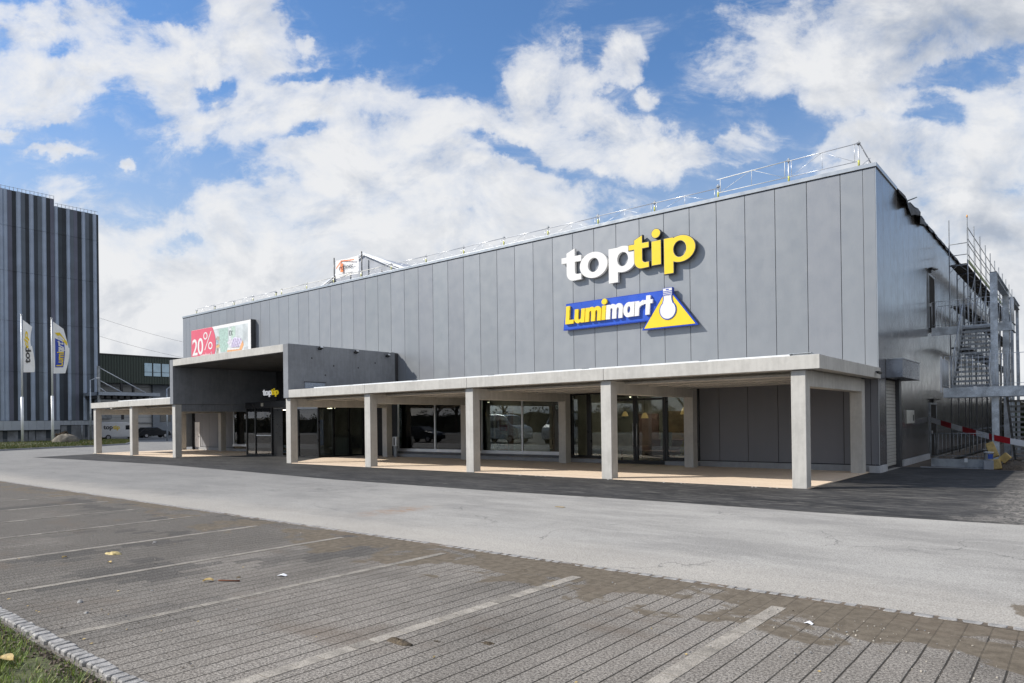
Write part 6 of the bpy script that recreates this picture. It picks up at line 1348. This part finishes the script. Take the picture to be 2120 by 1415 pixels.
clod(0.75, -15.5, 0.04, 0.03, 0.02, 6, DIRT, 'dirt_clod', 'tiny dark clod left of the longest one', 'clod', 'clods on the paving'); clod(-2.0, -14.75, 0.05, 0.04, 0.03, 61, DIRT, 'dirt_clod', 'small dark clod behind the rusty rod', 'clod', 'clods on the paving')
clod(-5.07, -15.03, 0.19, 0.10, 0.045, 7, mat('yellow_scrap', (0.46, 0.37, 0.17), 0.8, 0, 0.3, 20), 'foam_scrap', 'flat yellow scrap of foam lying on the dark paving', 'scrap')
STONE = mat('grey_stone', (0.26, 0.26, 0.26), 0.85, 0, 0.25, 12)
for i, (x, y, s, l) in enumerate(((-2.28, -16.42, 0.045, 'larger grey stone near the lawn corner'), (-1.74, -16.55, 0.035, 'dark stone nearest the cobble edge'), (-2.19, -15.71, 0.03, 'small dark stone in front of the crumpled leaf'), (-0.63, -15.54, 0.028, 'lone pale stone on the middle of the paving'), (-5.6, -14.2, 0.04, 'grey stone behind the flat yellow scrap'))): clod(x, y, s, s * 0.8, s * 0.9, 70 + i, STONE, 'stone', l, 'stone', 'loose stones on the paving')
tag(MB().tube((-2.02, -15.0, 0.012), (-1.78, -14.86, 0.012), 0.009, 6).build('rusty_rod', mat('rust', (0.14, 0.05, 0.025), 0.9)), 'short rusty rod lying on the paving beside the crumpled leaf', 'rod')
PAPER = mat('white_paper', (0.78, 0.80, 0.84), 0.7)
def scrap(x, y, s, a, label):
    mb = MB(); ca, sa = math.cos(a), math.sin(a); f = lambda u, v, z: (x + u * ca - v * sa, y + u * sa + v * ca, z)
    mb.add([f(-s, -s * .4, 0.006), f(0, -s * .5, 0.02), f(s, -s * .3, 0.006), f(s, s * .4, 0.012), f(0, s * .45, 0.03), f(-s, s * .35, 0.008)], [(0, 1, 4, 5), (1, 2, 3, 4)])
    o = mb.build('paper_scrap', PAPER); sd = o.modifiers.new('Solidify', 'SOLIDIFY'); sd.thickness = 0.002; tag(o, label, 'litter', 'paper scraps on the paving')
scrap(-1.64, -14.37, 0.06, 0.4, 'bluish white paper scrap on the dark paving left of the middle'); scrap(4.15, -12.6, 0.04, -0.3, 'white paper scrap on the paving near the right bay line')
tag(MB().box(-2.95, -2.72, -6.78, -6.70, 0.0, 0.006).build('manhole_mark', mat('brass_mark', (0.30, 0.22, 0.10), 0.7)), 'small brown metal marker set in the pale road', 'marker')
mb = MB(); rnd = random.Random(17)
for i in range(420):
    if rnd.random() < 0.6: x, y = rnd.gauss(4.6, 1.3), -12.2 - abs(rnd.gauss(0, 0.9))
    else: x, y = rnd.uniform(-9, 7), rnd.uniform(-17, -12)
    s = rnd.choice((0.003, 0.003, 0.004, 0.006, 0.008)); mb.bar((x, y, 0.0), (x + rnd.uniform(-s, s), y + rnd.uniform(-s, s), s * 1.3), s * 1.6, s * 1.3, rnd.randint(0, 1))
tag(mb.build('grit', [STONE, mat('pale_grit', (0.40, 0.37, 0.32), 0.9)]), kind='stuff')
mb = MB()
for i in range(90):
    if rnd.random() < 0.5: x, y = rnd.uniform(-6, 0.8), -16.95 + abs(rnd.gauss(0, 0.5))
    else: x, y = rnd.uniform(-10, 6), rnd.uniform(-16.8, -11.9)
    s = rnd.uniform(0.008, 0.024); a = rnd.uniform(0, 6.28); ca, sa = math.cos(a) * s, math.sin(a) * s
    mb.add([(x - ca, y - sa, 0.004), (x - sa * .4, y + ca * .4, 0.006 + s * .3), (x + ca, y + sa, 0.004 + s * .25), (x + sa * .4, y - ca * .4, 0.004)], [(0, 1, 2, 3)], rnd.randint(0, 1))
tag(mb.build('leaf_crumbs', [LEAFD, DIRT]), kind='stuff')
mb = MB()
for i in range(40):
    x, y = rnd.uniform(-10, 0), -0.05 + rnd.gauss(0, 0.05) - 0.1; s = rnd.choice((0.006, 0.01, 0.018)); mb.bar((x, y, 0), (x + s, y, s), s * 2, s * 1.4)
tag(mb.build('deck_edge_grit', mat('white_grit', (0.6, 0.58, 0.54), 0.9)), kind='stuff')
for o in ROOTS:
    if '_wc' in o: del o['_wc']
